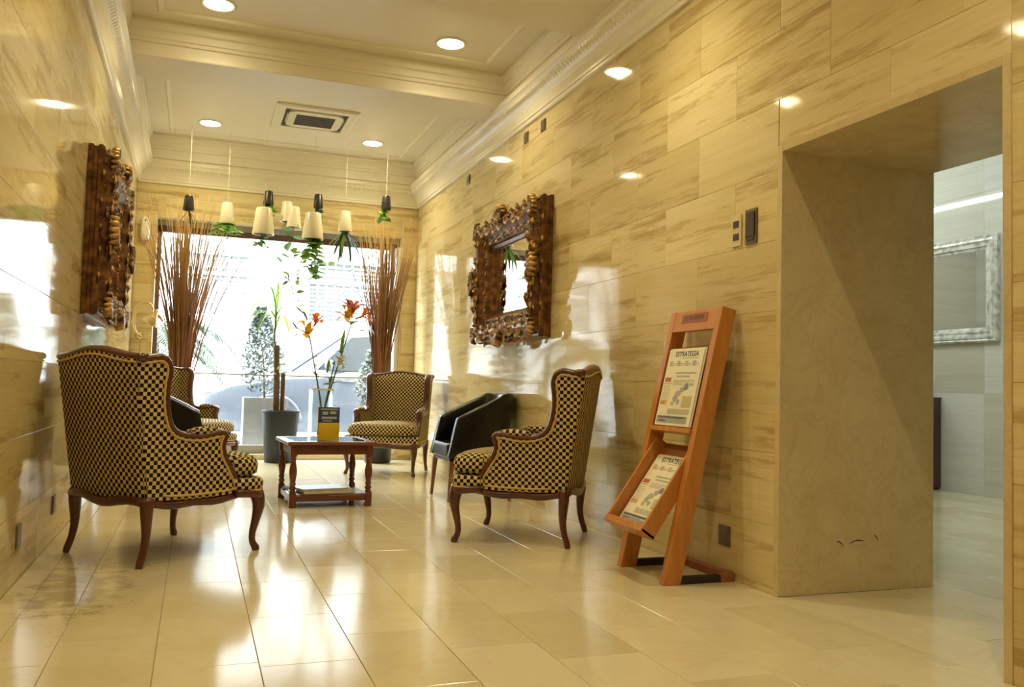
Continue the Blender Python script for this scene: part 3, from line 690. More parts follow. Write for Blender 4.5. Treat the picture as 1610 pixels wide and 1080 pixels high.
lily('short lily stem with a white bloom and pale green bud', [(0, .01, 0), (.03, .01, .2), (.07, .01, .42), (.10, .01, .60)],
     [((.135, .0, .62), 'petal_white', (.3, -.5, -.3), .06)], [((.04, 0, .50), (.055, 0, .62), .015, 'leaf_bright')], rl(6, .5))

# ------------------------------------------------------------------ dark planter with dracaena canes
D = thing('potted_dracaena', 'dracaena canes in a dark grey conical floor pot by the window', 'plant', (.965, 10.54, 0))
m = MB(); m.lathe([(.165, 0), (.17, .01), (.215, .585), (.222, .59), (.222, .61), (.205, .61), (.200, .56), (.005, .555)], 28); m.build('pot', 'pot_grey', D, True, bevel=.003)
MB().lathe([(.20, .552), (.19, .568), (.1, .575), (.01, .577)], 20).build('soil', 'soil', D, True)
def cane(path, r): 
    pc = catmull(path, 8); return MB().tube(pc, [r*(1+.06*(i % 2)) for i in range(len(pc))], 10).build('cane', 'cane_bark', D, True)
cane([(-.06, 0, .55), (-.065, 0, .95), (-.08, 0, 1.38)], .036); cane([(.01, .02, .55), (.012, .02, .80), (.01, .02, 1.05)], .026)
sh = MB().tube(catmull([(-.085, 0, 1.36), (-.11, 0, 1.45), (-.105, 0, 1.62), (-.10, 0, 1.78)], 3), .012, 7).build('shoot', 'stem_green', D, True)
for (dx, dy, h_, up) in ((-.42, -.05, -.20, .12), (-.36, .1, -.05, .16), (-.22, -.2, -.18, .10), (.22, -.1, -.12, .15), (.18, .2, -.02, .18), (-.10, -.05, .35, .2), (.34, -.02, .30, .15), (.52, .05, .22, .12), (.02, .03, .42, .1), (-.3, .2, .1, .2)):
    b = Vector((-.103, 0, 1.50+random.uniform(0, .2)))
    if h_ > .15: b.z = 1.72
    d = Vector((dx, dy, 0)); pts = [b, b+d*.3+Vector((0, 0, up)), b+d*.65+Vector((0, 0, up*.9+h_*.4)), b+d*.9+Vector((0, 0, up*.3+h_*.8)), b+d*1.02+Vector((0, 0, h_))]
    strap(catmull(pts, 2), .024, .35).build('leaf', random.choice(['leaf_bright', 'leaf_green', 'leaf_green']), D, True)
for k in range(4):
    a = random.uniform(0, 6); p = Vector((-.065, 0, .95+.06*k)); d = Vector((math.cos(a), math.sin(a), .6)); strap([p, p+d*.04, p+d*.08, p+d*.11], .012, .3).build('leaf', 'leaf_bright', D, True)

# ------------------------------------------------------------------ twig bundles
def twigs(cx, cy, n, lab, potlab, lean, hbase, seed, spread):
    random.seed(seed)
    Pt = thing('twig_pot', potlab, 'pot', (cx, cy, 0))
    MB().lathe([(.15, 0), (.155, .01), (.175, .30), (.182, .305), (.182, .325), (.168, .325), (.165, .02), (.01, .018)], 24).build('pot_body', 'black_ceramic', Pt, True)
    kinds = []
    for k in range(24):
        bend = (k/23)**1.1*spread; wob = [(random.gauss(0, .007), random.gauss(0, .007)) for _ in range(11)]; wob[0] = wob[1] = (0, 0); pw_ = random.uniform(2.1, 3.1)
        pts = [(.012*i/10+bend*(i/10)**pw_+wob[i][0], wob[i][1], (i/10)*2.75) for i in range(11)]
        kinds.append((bend, MB().tube(pts, [.013-.0095*(i/10) for i in range(11)], 5).mesh('willow_twig', 'twig', True)))
    for k in range(n):
        a = random.uniform(0, 2*PI); r = .058*math.sqrt(random.random()); bend, me = kinds[k % 24]; hs = random.uniform(.80, 1.10)
        b = Vector((cx+r*math.cos(a), cy+r*math.sin(a), .03)); ca, sa = math.cos(a), math.sin(a)
        bx_ = bend; tx = b.x+ca*(bx_+.03)
        lim = 1.0
        if tx < XL+.06: lim = (b.x-XL-.06)/(-ca*(bx_+.03))
        if tx > XR-.06: lim = (XR-.06-b.x)/(ca*(bx_+.03))
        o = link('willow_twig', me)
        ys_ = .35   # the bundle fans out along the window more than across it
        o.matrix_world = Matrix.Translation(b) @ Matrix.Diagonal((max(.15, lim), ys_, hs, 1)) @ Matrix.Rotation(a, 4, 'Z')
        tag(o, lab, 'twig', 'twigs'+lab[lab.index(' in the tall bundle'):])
twigs(-.165, 10.42, 146, 'reddish brown dried twig in the tall bundle beside the wall sconce', 'dark floor pot holding twigs behind the half hidden armchair', .06, .3, 5, .58)
twigs(2.12, 10.46, 146, 'reddish brown dried twig in the tall bundle behind the far armchair', 'dark floor pot holding twigs behind the far armchair', .02, .3, 9, .46)
random.seed(21)

# ------------------------------------------------------------------ hanging upside-down planters
heart = MB()
hp = [(0, 0), (-.018, .006), (-.030, .022), (-.028, .042), (-.014, .064), (0, .084), (.014, .064), (.028, .042), (.030, .022), (.018, .006)]
heart.add([(x, y, .006*abs(x)/.03) for x, y in hp]+[(0, .03, -.004)], [(i, (i+1) % 10, 10) for i in range(10)])
heart_me = {c: heart.mesh('leaf', c, True) for c in ('leaf_green', 'leaf_bright', 'leaf_dark')}
def planter(x, y, z, kind, plant, lab, seed):
    random.seed(seed)
    R0, R1, H_, mt = {'S': (.043, .060, .168, 'black_ceramic'), 'M': (.056, .082, .245, 'cream_ceramic'), 'L': (.084, .122, .305, 'cream_ceramic')}[kind]
    T = thing('hanging_planter', lab, 'planter', (x, y, z-H_/2), 0, 'upside-down planters hung before the window')
    MB().lathe([(R1-.012, .012), (R1-.006, 0), (R1, .004), (R1, .018), (R0+.003, H_-.012), (R0-.004, H_), (.004, H_+.002)], 24).build('pot', mt, T, True, bevel=.0015)
    MB().lathe([(R1-.012, .010), (.02, .006), (.004, .005)], 20).build('soil_plate', 'soil', T)
    MB().tube([(0, 0, H_), (0, 0, TOPZ-(z-H_/2))], .0018, 5).build('cord', 'cord', T)
    def leafat(par, p, d, s, mt_):
        d = Vector(d).normalized(); q = d.to_track_quat('Y', 'Z'); link('leaf', heart_me[mt_], par, mtx=Matrix.Translation(p) @ q.to_matrix().to_4x4() @ Matrix.Rotation(random.uniform(-.7, .7), 4, 'Y') @ Matrix.Scale(s, 4))
    def vine(pts, nl, s0, cols):
        pc = catmull(pts, 5); V_ = MB().tube(pc, .0028, 5).build('vine_stem', 'stem_green', T, True)
        for i in range(nl):
            p = pc[int((i+.5)/nl*(len(pc)-1))]; a = random.uniform(0, 6.28); leafat(V_, p, (math.cos(a), math.sin(a)*.6, random.uniform(-.9, .3)), s0*random.uniform(.7, 1.25), random.choice(cols))
    G, Bm = ['leaf_green', 'leaf_bright'], ['leaf_bright', 'leaf_bright', 'leaf_green']
    if plant == 'tuft':
        for k in range(5): a = random.uniform(0, 6.28); vine([(0, 0, .01), (.05*math.cos(a), .05*math.sin(a), -.05), (.08*math.cos(a), .08*math.sin(a), -.13)], 6, .95, Bm)
    elif plant == 'bushy':
        for k in range(9): a = k*.7; vine([(0, 0, .01), (.09*math.cos(a), .07*math.sin(a), -.03), (.17*math.cos(a), .1*math.sin(a), -.07-.05*random.random())], 6, 1.15, G+Bm)
        vine([(0, 0, 0), (.02, 0, -.15), (-.03, 0, -.34)], 7, .45, ['leaf_dark', 'leaf_green'])
    elif plant == 'sparse':
        vine([(0, 0, .01), (-.03, 0, -.06), (-.07, 0, -.14)], 7, 1.1, ['leaf_dark', 'leaf_green']); vine([(0, 0, .01), (.03, 0, -.10), (.07, 0, -.14), (.10, 0, -.13)], 5, .6, ['leaf_dark'])
    elif plant == 'ivy':
        vine([(0, 0, .01), (0, 0, -.2), (.02, 0, -.48)], 26, 1.35, G); vine([(0, 0, .01), (-.06, 0, -.2), (-.13, 0, -.40), (-.15, 0, -.62), (-.08, 0, -1.0)], 24, 1.0, G); vine([(0, 0, .01), (.05, -.02, -.18), (.09, 0, -.46)], 20, 1.4, G); vine([(0, 0, .01), (-.04, -.03, -.2), (-.02, -.02, -.40)], 14, 1.3, G)
        vine([(0, 0, .01), (-.10, -.02, -.14), (-.22, 0, -.22)], 8, 1.2, Bm); vine([(0, 0, .01), (.06, .02, -.2), (.22, .0, -.28)], 7, 1.2, Bm)
    elif plant == 'trail':
        vine([(0, 0, .01), (.0, 0, -.3), (-.03, 0, -.55), (-.06, 0, -.72)], 8, 1.3, Bm); vine([(0, 0, .01), (-.1, 0, -.30), (-.22, 0, -.36)], 4, 2.1, ['leaf_green'])
        c = Vector((-.03, 0, -.62))
        for k in range(26): 
            a = random.uniform(0, 6.28); e_ = random.uniform(-1.2, .6); l = random.uniform(.12, .32); d = Vector((math.cos(a), .5*math.sin(a), e_)).normalized()
            strap([c, c+d*l*.4, c+d*l*.75+Vector((0, 0, -.01)), c+d*l+Vector((0, 0, -.03))], .009, .3).build('leaf', 'leaf_dark', T, True)
    elif plant == 'strap':
        for k in range(15):
            a = k*.9+random.uniform(-.2, .2); l = random.uniform(.26, .40); d = Vector((math.cos(a), .6*math.sin(a), 0)); o_ = random.uniform(.35, 1)
            strap(catmull([(0, 0, .02), Vector(d*.12*o_)+Vector((0, 0, -.08)), Vector(d*.24*o_)+Vector((0, 0, -.2)), Vector(d*.30*o_)+Vector((0, 0, -l))], 2), .017, .3).build('leaf', random.choice(['leaf_dark', 'leaf_dark', 'leaf_green']), T, True)
    elif plant == 'wilt':
        vine([(0, 0, .01), (.02, 0, -.06), (.0, 0, -.14)], 5, .7, ['leaf_dark', 'leaf_green'])
        for k in range(5): a = k*1.3; strap([(0, 0, .01), (.04*math.cos(a), .03*math.sin(a), -.05), (.10*math.cos(a), .05*math.sin(a), -.13), (.11*math.cos(a), .05*math.sin(a), -.2)], .010, .3).build('leaf', 'leaf_dark', T, True)
PY = 10.1
planter(-.155, PY, 2.895, 'S', 'wilt', 'small black planter with dark wilted leaves before the twig bundle at the sconce', 1)
planter(.255, PY+.10, 2.835, 'M', 'bushy', 'cream planter with a spreading bushy plant beside the sconce twig bundle', 2)
planter(.712, PY+.30, 3.098, 'S', 'tuft', 'small black planter hung directly above a cream one with dark sprigs', 3)
planter(.645, PY-.05, 2.755, 'L', 'sparse', 'large cream planter with a few dark sprigs below', 4)
planter(.93, PY+.30, 2.955, 'M', 'wilt', 'cream planter half hidden behind the one with long trailing stems', 5)
planter(1.0, PY+.16, 2.872, 'M', 'trail', 'cream planter trailing a long stem with spidery dark leaves', 6)
planter(1.285, PY+.30, 3.118, 'S', 'wilt', 'small black planter hung directly above the planter with ivy', 7)
planter(1.185, PY-.12, 2.737, 'L', 'ivy', 'large cream planter with long cascading green ivy', 8)
planter(1.575, PY+.05, 2.855, 'M', 'strap', 'cream planter with long dark strap shaped leaves', 9)
planter(2.045, PY, 3.115, 'S', 'tuft', 'small black planter with bright green leaves before the far armchair twig bundle', 10)
random.seed(33)

# ------------------------------------------------------------------ carved mirrors
def acanthus():
    m = MB(); nu, nv = 8, 6; rows_ = []
    for i in range(nu+1):
        u = i/nu; wd = .034*math.sin(PI*(.15+.8*u))**.8*(1+.28*math.cos(u*PI*7)); row = []
        for j in range(nv+1):
            v = -1+2*j/nv; row.append((u*.13, wd*v, .012+.030*math.sin(PI*u)*(1-.5*v*v)+.018*(u**3)+.006*math.cos(v*PI*2.5)))
        rows_.append(row)
    top = [p for r in rows_ for p in r]; n = nv+1
    return m.add(top, [(i*n+j, (i+1)*n+j, (i+1)*n+j+1, i*n+j+1) for i in range(nu) for j in range(nv)])
def scroll(turns=1.6, R=.05):
    pts, rad = [], []
    for i in range(27):
        t = i/26; a = t*turns*2*PI; r = R*(1-.82*t); pts.append((r*math.cos(a), r*math.sin(a), .012+.030*t)); rad.append(.013*(1-.35*t) if i else .004)
    return MB().tube(pts, rad, 7).ball((0, 0, .045), .014)
def shell_():
    m = MB()
    for k in range(7):
        a = PI*(.12+.76*k/6); m.tube([(0, 0, .02), (.045*math.cos(a), .045*math.sin(a), .055), (.085*math.cos(a), .085*math.sin(a), .05), (.10*math.cos(a), .10*math.sin(a), .025)], [.008, .015, .019, .007], 7)
    return m.ball((0, 0, .035), (.03, .03, .03))
ME_A, ME_S, ME_H = acanthus().mesh('acanthus_leaf', 'gilt', True), scroll().mesh('scroll', 'gilt', True), shell_().mesh('shell', 'gilt', True)
def mirror(label, origin, side, W_, H_):
    # local: u along wall, v up, w out of the wall
    bx = Matrix(((0, 0, side, 0), (1, 0, 0, 0), (0, 1, 0, 0), (0, 0, 0, 1)))      # local x->world y, y->z, z->side*x
    T = thing('wall_mirror', label, 'mirror', mtx=Matrix.Translation(origin) @ bx)
    prof = [(0, 0), (0, .028), (.010, .034), (.010, .056), (0, .062), (0, .085), (.012, .10), (.026, .10), (.032, .085), (.045, .095), (.06, .14), (.085, .165), (.115, .160), (.14, .125), (.165, .095), (.19, .085), (.20, .098), (.215, .10), (.228, .085), (.235, .06), (.26, .045), (.27, .030), (.27, 0)]
    m = MB(); rings = []
    for sx, sy in ((0, 0), (1, 0), (1, 1), (0, 1)): rings.append([(d if sx == 0 else W_-d, d if sy == 0 else H_-d, w_) for d, w_ in prof])
    m.loopsweep(rings); m.build('frame_moulding', 'gilt_wood', T)
    MB().box(.26, W_-.26, .26, H_-.26, .012, .024).build('mirror_glass', 'mirror_glass', T)
    def orn(nm, me, u, v, w_, ang, s, flip=1):
        s *= .85; link(nm, me, T, mtx=Matrix.Translation((u, v, w_)) @ Matrix.Rotation(ang, 4, 'Z') @ Matrix.Diagonal((s, s*flip, s*1.1, 1)))
    # corners
    for sx in (0, 1):
        for sy in (0, 1):
            cu, cv = (W_-.09 if sx else .09), (H_-.09 if sy else .09); da = math.atan2(cv-H_/2, cu-W_/2)
            orn('shell', ME_H, cu, cv, .115, da-PI/2, 1.15)
            for k, fl_ in ((1, 1), (-1, -1)):
                orn('scroll', ME_S, cu+(.13 if k > 0 else 0)*(-1 if sx else 1), cv+(0 if k > 0 else .13)*(-1 if sy else 1), .115, random.uniform(0, 6), 1.0, fl_)
    # cartouches in the middle of each side
    for (u, v, a) in ((W_/2, H_-.07, 0), (W_/2, .07, PI), (.07, H_/2, PI/2), (W_-.07, H_/2, -PI/2)):
        orn('shell', ME_H, u, v, .12, a, 1.5)
        for s in (1, -1): orn('scroll', ME_S, u+math.cos(a)*.13*s, v+math.sin(a)*.13*s, .115, a+s, 1.2, s)
        for s in (1, -1): orn('acanthus_leaf', ME_A, u+math.cos(a)*.06*s-math.sin(a)*.03, v+math.sin(a)*.06*s+math.cos(a)*.03, .13, a+(0 if s > 0 else PI)+.5*s, 1.1)
    # running leaves on the ridge and inner beading
    for horiz, Ln in ((1, W_), (0, H_)):
        for e0 in (.085, None):
            k = .17; alt = 1
            while k < Ln-.17:
                off = .085 if e0 else (H_ if horiz else W_)-.085; u, v = (k, off) if horiz else (off, k)
                orn('acanthus_leaf', ME_A, u, v+random.uniform(-.02, .02), .135, (0 if horiz else PI/2)+.55*alt, random.uniform(.9, 1.2)); alt = -alt
                if random.random() < .4: orn('scroll', ME_S, u, v, .14, random.uniform(0, 6), random.uniform(.7, 1.0), alt)
                uo, vo = (k+.03, .012 if e0 else H_-.012) if horiz else (.012 if e0 else W_-.012, k+.03)
                orn('acanthus_leaf', ME_A, uo, vo, .075, (0 if horiz else PI/2)-.5*alt, random.uniform(.65, .95))
                ui, vi = (k+.02, .165 if e0 else H_-.165) if horiz else (.165 if e0 else W_-.165, k+.02)
                orn('acanthus_leaf', ME_A, ui, vi, .085, (0 if horiz else PI/2)+.8*alt, random.uniform(.6, .85))
                k += .085
    bd = MB()
    for horiz, Ln in ((1, W_), (0, H_)):
        for off in (.212, (H_ if horiz else W_)-.212):
            k = .23
            while k < Ln-.22: bd.ball((k, off, .10) if horiz else (off, k, .10), (.012, .009, .008) if horiz else (.009, .012, .008), 6, 4); k += .034
    b = bd.build('beading', 'gilt', T, True); b['kind'] = 'stuff'
    return T
mirror('heavy carved gilt framed mirror on the travertine wall beside the newspaper rack', (XR-.002, 6.28, 1.36), -1, 1.58, 1.14)
mirror('heavy carved gilt framed mirror seen edge on beside the wall sconce', (XL+.002, 6.28, 1.36), 1, 1.58, 1.14)

# ------------------------------------------------------------------ wall sconce and air freshener on the back wall
S = thing('wall_sconce', 'brass wall sconce with looped arm and bell shade', 'wall lamp', (-.655, YB, 1.60))
MB().lathe([(.045, 0), (.045, .010), (.030, .020), (.012, .024)], 18).build('back_plate', 'cream_metal', S, True, mtx=Matrix.Translation((.02, 0, -.16)) @ Matrix.Rotation(PI/2, 4, 'X'))
arc = [(.02, -.03, -.17), (-.035, -.10, -.10), (-.055, -.15, .03), (-.02, -.18, .16), (.06, -.19, .205), (.13, -.19, .20), (.17, -.19, .13)]
MB().tube(catmull(arc, 6), .009, 8).build('arm', 'cream_metal', S, True)
MB().tube(catmull([(.05, -.03, -.17), (-.01, -.09, -.11), (-.03, -.13, .0), (-.015, -.15, .10)], 6), .005, 8).build('inner_arm', 'brass', S, True)
MB().lathe([(.010, .05), (.022, .04), (.030, .0), (.060, -.04), (.085, -.085), (.098, -.135), (.092, -.14), (.04, -.12)], 20).build('shade', 'cream_metal', S, True, mtx=Matrix.Translation((.19, -.19, .09)) @ Matrix.Rotation(.45, 4, 'Y'))
MB().tube([(.19, -.19, .10), (.235, -.19, .06), (.275, -.19, .0)], [.012, .018, .010], 8).build('finial', 'cream_metal', S, True)
MB().tube([(.03, -.006, -.18), (.035, -.006, -.8), (.03, -.006, -1.55)], .003, 5).build('cable', 'cream_metal', S)
A_ = thing('air_freshener', 'white plastic air freshener dispenser beside the window head', 'dispenser', (-.625, YB, 2.555))
m = MB(); rings = []
for z, w_, d_ in ((0, .036, .05), (.02, .048, .07), (.10, .052, .078), (.20, .050, .075), (.255, .042, .060), (.275, .030, .035)):
    rings.append([(w_*a, -d_*b, z) for a, b in ((-1, 0), (-1, .6), (-.7, .92), (0, 1), (.7, .92), (1, .6), (1, 0))])
m.loft(rings); m.build('case', 'white_plastic', A_, True, bevel=.003)
MB().lathe([(.009, 0), (.009, .004), (.004, .005)], 12).build('nozzle', 'vent_dark', A_, mtx=Matrix.Translation((.0, -.068, .225)) @ Matrix.Rotation(PI/2, 4, 'X'))
MB().box(-.03, .03, -.074, -.06, .09, .094).build('seam', 'plate_cream', A_)
MB().tube(catmull([(.0, -.015, .005), (.01, -.015, -.05), (.05, -.01, -.13), (.10, -.01, -.20)], 3), .003, 5).build('cable', 'black_rubber', A_)

# ------------------------------------------------------------------ wall plates and vents
def plate(nm, lab, cat, side, y, z, w_, h_, body, inner, kind, grp=None):
    x = XR if side > 0 else XL
    T = thing(nm, lab, cat, (x, y, z), 0, grp); s = -side
    MB().box(min(0, s*.009), max(0, s*.009), -w_/2, w_/2, -h_/2, h_/2).build('plate', body, T, bevel=.002)
    if kind == 'switch':
        for k in (-1, 1): MB().box(min(s*.008, s*.013), max(s*.008, s*.013), -w_*.27, w_*.27, k*h_*.2-h_*.105, k*h_*.2+h_*.105).build('rocker', inner, T, bevel=.001)
    elif kind == 'reader':
        MB().box(min(s*.008, s*.016), max(s*.008, s*.016), -w_*.38, w_*.38, -h_*.28, h_*.40).build('cover', inner, T, bevel=.002); MB().box(min(s*.008, s*.012), max(s*.008, s*.012), -w_*.30, w_*.30, -h_*.42, -h_*.33).build('slot', 'vent_dark', T)
    else:
        MB().box(min(s*.008, s*.011), max(s*.008, s*.011), -w_*.40, w_*.40, -h_*.40, h_*.40).build('cover', inner, T, bevel=.001)
plate('light_switch', 'cream double switch plate with two dark rockers beside the portal', 'switch', 1, 3.785, 1.80, .085, .165, 'plate_cream', 'bronze_dark', 'switch')
plate('wall_panel', 'dark bronze control plate between the double switch and portal', 'control panel', 1, 3.66, 1.803, .095, .18, 'bronze_plate', 'bronze_dark', 'reader')
plate('socket_plate', 'square bronze socket cover low on the wall behind the newspaper rack', 'socket', 1, 3.857, .214, .10, .105, 'bronze_plate', 'bronze_plate', 'cover')
for y in (6.935, 6.539): plate('wall_vent', 'small bronze vent, one of a pair under the cornice above the mirror', 'vent', 1, y, 3.135, .10, .095, 'bronze_plate', 'bronze_plate', 'cover', 'small vents under the cornice')
plate('wall_vent', 'small bronze vent alone under the cornice towards the window', 'vent', 1, 8.633, 3.135, .10, .095, 'bronze_plate', 'bronze_plate', 'cover', 'small vents under the cornice')
plate('socket_plate', 'bronze socket cover low on the mirror wall before the armchair', 'socket', -1, 4.51, .213, .10, .105, 'bronze_plate', 'bronze_plate', 'cover')
plate('socket_plate', 'bronze socket cover low on the mirror wall behind the armchair legs', 'socket', -1, 5.553, .216, .10, .105, 'bronze_plate', 'bronze_plate', 'cover')

# ------------------------------------------------------------------ newspaper rack
R_ = thing('newspaper_rack', 'leaning orange wood newspaper rack with two pockets against the wall', 'rack', (2.20, 4.005, 0), math.radians(0))
FX = lambda z: z*.3214*.72      # front face of the stiles
HT = 1.40
for s, y in ((1, .228), (-1, -.228)):
    pr = [(0, 0), (.095, 0), (.400, 1.382), (.318, HT)]
    MB().prism([(x, y-.024, z) for x, z in pr], [(x, y+.024, z) for x, z in pr]).build('stile', 'rack_wood', R_, bevel=.003)
def slant(z0, z1, d0, d1, y0, y1):   # block parallel to the stile fronts, depth d behind the front face
    k = .318/HT; q = [(z0*k+d0, z0), (z1*k+d0, z1), (z1*k+d1, z1-(d1-d0)*k), (z0*k+d1, z0-(d1-d0)*k)]
    return MB().prism([(x, y0, z) for x, z in q], [(x, y1, z) for x, z in q])
slant(1.285, 1.398, .002, .026, -.205, .205).build('header', 'rack_wood', R_, bevel=.002)
slant(1.330, 1.378, -.0005, .004, -.125, .125).build('plaque', 'engrave', R_)
kk = .318/HT; tl = math.hypot(1, kk); up_ = Vector((kk, 0, 1)).normalized(); rt = Vector((0, -1, 0)); ot = rt.cross(up_)
def slantmtx(x, y, z): 
    mm = Matrix((rt, up_, ot)).transposed().to_4x4(); mm.translation = (x, y, z); return mm
link('plaque_lettering', text_mesh('ESTRATEGIA', .034, 'dark_wood', 'plaque_lettering', 1.0), R_, mtx=slantmtx(1.354*kk-.0016, 0, 1.354))
slant(.735, 1.20, .060, .068, -.205, .205).build('back_board', 'rack_wood_dark', R_)
slant(.745, .770, -.012, .066, -.205, .205).build('shelf', 'rack_wood', R_, bevel=.002)
# lower pocket, tilted further out
def trayq(s, d): # s along the pocket from its foot, d behind the front
    a = Vector((-.105, .265)); dr = Vector((.315, .455)).normalized(); nb = Vector((dr.y, -dr.x)); p = a+dr*s+nb*d; return p.x, p.y
def tray(nm, s0, s1, d0, d1, y0, y1, mat='rack_wood', bev=.002):
    q = [trayq(s0, d0), trayq(s1, d0), trayq(s1, d1), trayq(s0, d1)]
    return MB().prism([(x, y0, z) for x, z in q], [(x, y1, z) for x, z in q]).build(nm, mat, R_, bevel=bev)
tray('pocket_side', 0, .54, 0, .085, .185, .203); tray('pocket_side', 0, .54, 0, .085, -.203, -.185)
tray('pocket_back', .01, .54, .070, .080, -.185, .185, 'rack_wood_dark', 0); tray('pocket_front', -.004, .016, -.004, .085, -.203, .203)
tray('pocket_lip', .016, .034, .0, .012, -.185, .185)
for y in (.228, -.228):
    MB().box(.085, .33, y-.020, y+.020, 0, .036).build('foot_bar', 'black_rubber', R_, bevel=.002); MB().box(.33, .372, y-.022, y+.022, 0, .040).build('foot_end', 'rack_wood_dark', R_, bevel=.002)
MB().box(.372, .412, -.25, .25, 0, .042).build('back_bar', 'rack_wood_dark', R_, bevel=.003)

def newspaper(label, mtx, w_, h_):
    T = thing('newspaper', label, 'newspaper', group='newspapers on the rack', mtx=mtx)
    # local x right, y up the sheet, z out; origin at the bottom centre of the sheet
    for k in range(4):
        e = .004*math.sin(k*2.1); MB().box(-w_/2+e, w_/2+e-.001*k+.004*(3-k)/3, .0, h_-.003*k, .0035*k, .0035*k+.003).build('page_fold', 'paper', T, bevel=.0012)
    zt_ = .0138
    def pb(x0, x1, y0, y1, mt): MB().box(x0*w_, x1*w_, y0*h_, y1*h_, zt_-.0004, zt_+.0004).build('print_block', mt, T)
    link('masthead', text_mesh('ESTRATEGIA', .040, 'ink', 'masthead', w_*.66/.225), T, loc=(.03*w_, h_*.915, zt_+.0004))
    pb(-.12, .36, .862, .868, 'ink_grey')
    for k in range(4): pb(-.42+.22*k, -.33+.22*k, .765, .83, ('ink_tan', 'ink_grey', 'ink_tan', 'ink_steel')[k]); pb(-.32+.22*k, -.23+.22*k, .79, .80, 'ink_grey'); pb(-.32+.22*k, -.25+.22*k, .77, .778, 'ink_grey')
    pb(-.18, .40, .662, .684, 'ink_grey'); pb(-.14, .24, .618, .640, 'ink_grey')
    pb(-.46, -.28, .560, .615, 'ink_red'); pb(-.47, -.24, .535, .545, 'ink_grey')
    for k in range(7): pb(-.47, -.27+.02*(k % 3), .50-.026*k, .506-.026*k, 'ink_grey')
    pb(-.46, -.28, .265, .325, 'ink_orange'); pb(-.44, -.34, .28, .31, 'paper')
    for k in range(6): pb(-.20, .40-.03*(k % 2), .58-.013*k, .584-.013*k, 'ink_grey')
    for (px_, py_, pw_, ph_, mt_) in ((-.13, .30, .14, .10, 'ink_steel'), (-.08, .36, .16, .09, 'ink_grey'), (.02, .42, .14, .08, 'ink_steel'), (.13, .45, .13, .09, 'ink_blue'), (-.15, .25, .10, .07, 'ink_tan'), (.27, .51, .12, .03, 'ink_grey'), (.0, .27, .10, .07, 'ink_steel')):
        m = MB(); q = [((px_+pw_*(.5+.5*math.cos(a_)*random.uniform(.75, 1.1)))*w_, (py_+ph_*(.5+.5*math.sin(a_)*random.uniform(.75, 1.1)))*h_) for a_ in [k*PI/5 for k in range(10)]]
        zt_ += .00006; m.prism([(x, y, zt_-.0004) for x, y in q], [(x, y, zt_+.0004) for x, y in q]); m.build('front_picture', mt_, T)
    pb(.16, .42, .24, .38, 'ink_tan'); pb(-.08, .08, .385, .42, 'ink_grey')
    for k in range(6): pb(-.20, .42, .21-.012*k, .214-.012*k, 'ink_grey')
    pb(-.46, .40, .035, .125, 'ink_steel'); pb(-.40, -.20, .05, .07, 'ink_blue'); pb(-.44, .36, .095, .115, 'ink_blue'); pb(.10, .30, .05, .085, 'paper')
mm = slantmtx(.772*kk+.006-.0, .0, .772); mm.translation += ot*(-.008); mm.translation += Vector((2.20, 4.010, 0)); newspaper('newspaper standing upright in the upper part of the rack', mm, .35, .43)
p0 = trayq(.036, .068); dr = Vector((.315, 0, .455)).normalized(); o2 = rt.cross(dr); mm = Matrix((rt, dr, o2)).transposed().to_4x4(); mm.translation = Vector((p0[0]+2.20, 4.000, p0[1])); newspaper('newspaper lying in the tilted lower pocket of the rack', mm, .35, .43)

# ------------------------------------------------------------------ things in the room beyond
bx = Matrix(((0, 0, -1, 0), (1, 0, 0, 0), (0, 1, 0, 0), (0, 0, 0, 1)))
T = thing('wall_mirror', 'silver framed mirror on the grey stone wall beyond the portal', 'mirror', mtx=Matrix.Translation((BX-.002, 6.315, 1.54)) @ bx)
prof = [(0, 0), (0, .04), (.015, .055), (.03, .05), (.04, .06), (.06, .062), (.075, .045), (.09, .042), (.10, .05), (.115, .048), (.125, .03), (.14, .026), (.15, .02), (.15, 0)]
m = MB(); W2, H2 = 2.0, 1.085
m.loopsweep([[(d if sx == 0 else W2-d, d if sy == 0 else H2-d, w_) for d, w_ in prof] for sx, sy in ((0, 0), (1, 0), (1, 1), (0, 1))]); m.build('frame_moulding', 'silver_leaf', T)
MB().box(.145, W2-.145, .145, H2-.145, .008, .016).build('mirror_glass', 'mirror_glass', T)
T = thing('dark_cabinet', 'dark brown wooden cabinet against the grey stone wall', 'cabinet', (7.04, 7.03, 0))
MB().box(.012, .40, 0, 1.2, .03, .96).build('body', 'dark_wood', T, bevel=.003); MB().box(.03, .39, .02, 1.18, 0, .03).build('plinth', 'dark_wood', T)
for k in range(2): d = MB().box(0, .012, .008+.596*k, .596+.596*k, .05, .93).build('door', 'dark_wood', T, bevel=.002); MB().tube([(-.02, .54+.12*k, .45), (-.02, .54+.12*k, .6)], .006, 6).build('handle', 'steel', d)
MB().box(-.006, .404, -.004, 1.204, .96, .975).build('top', 'dark_wood', T, bevel=.002)

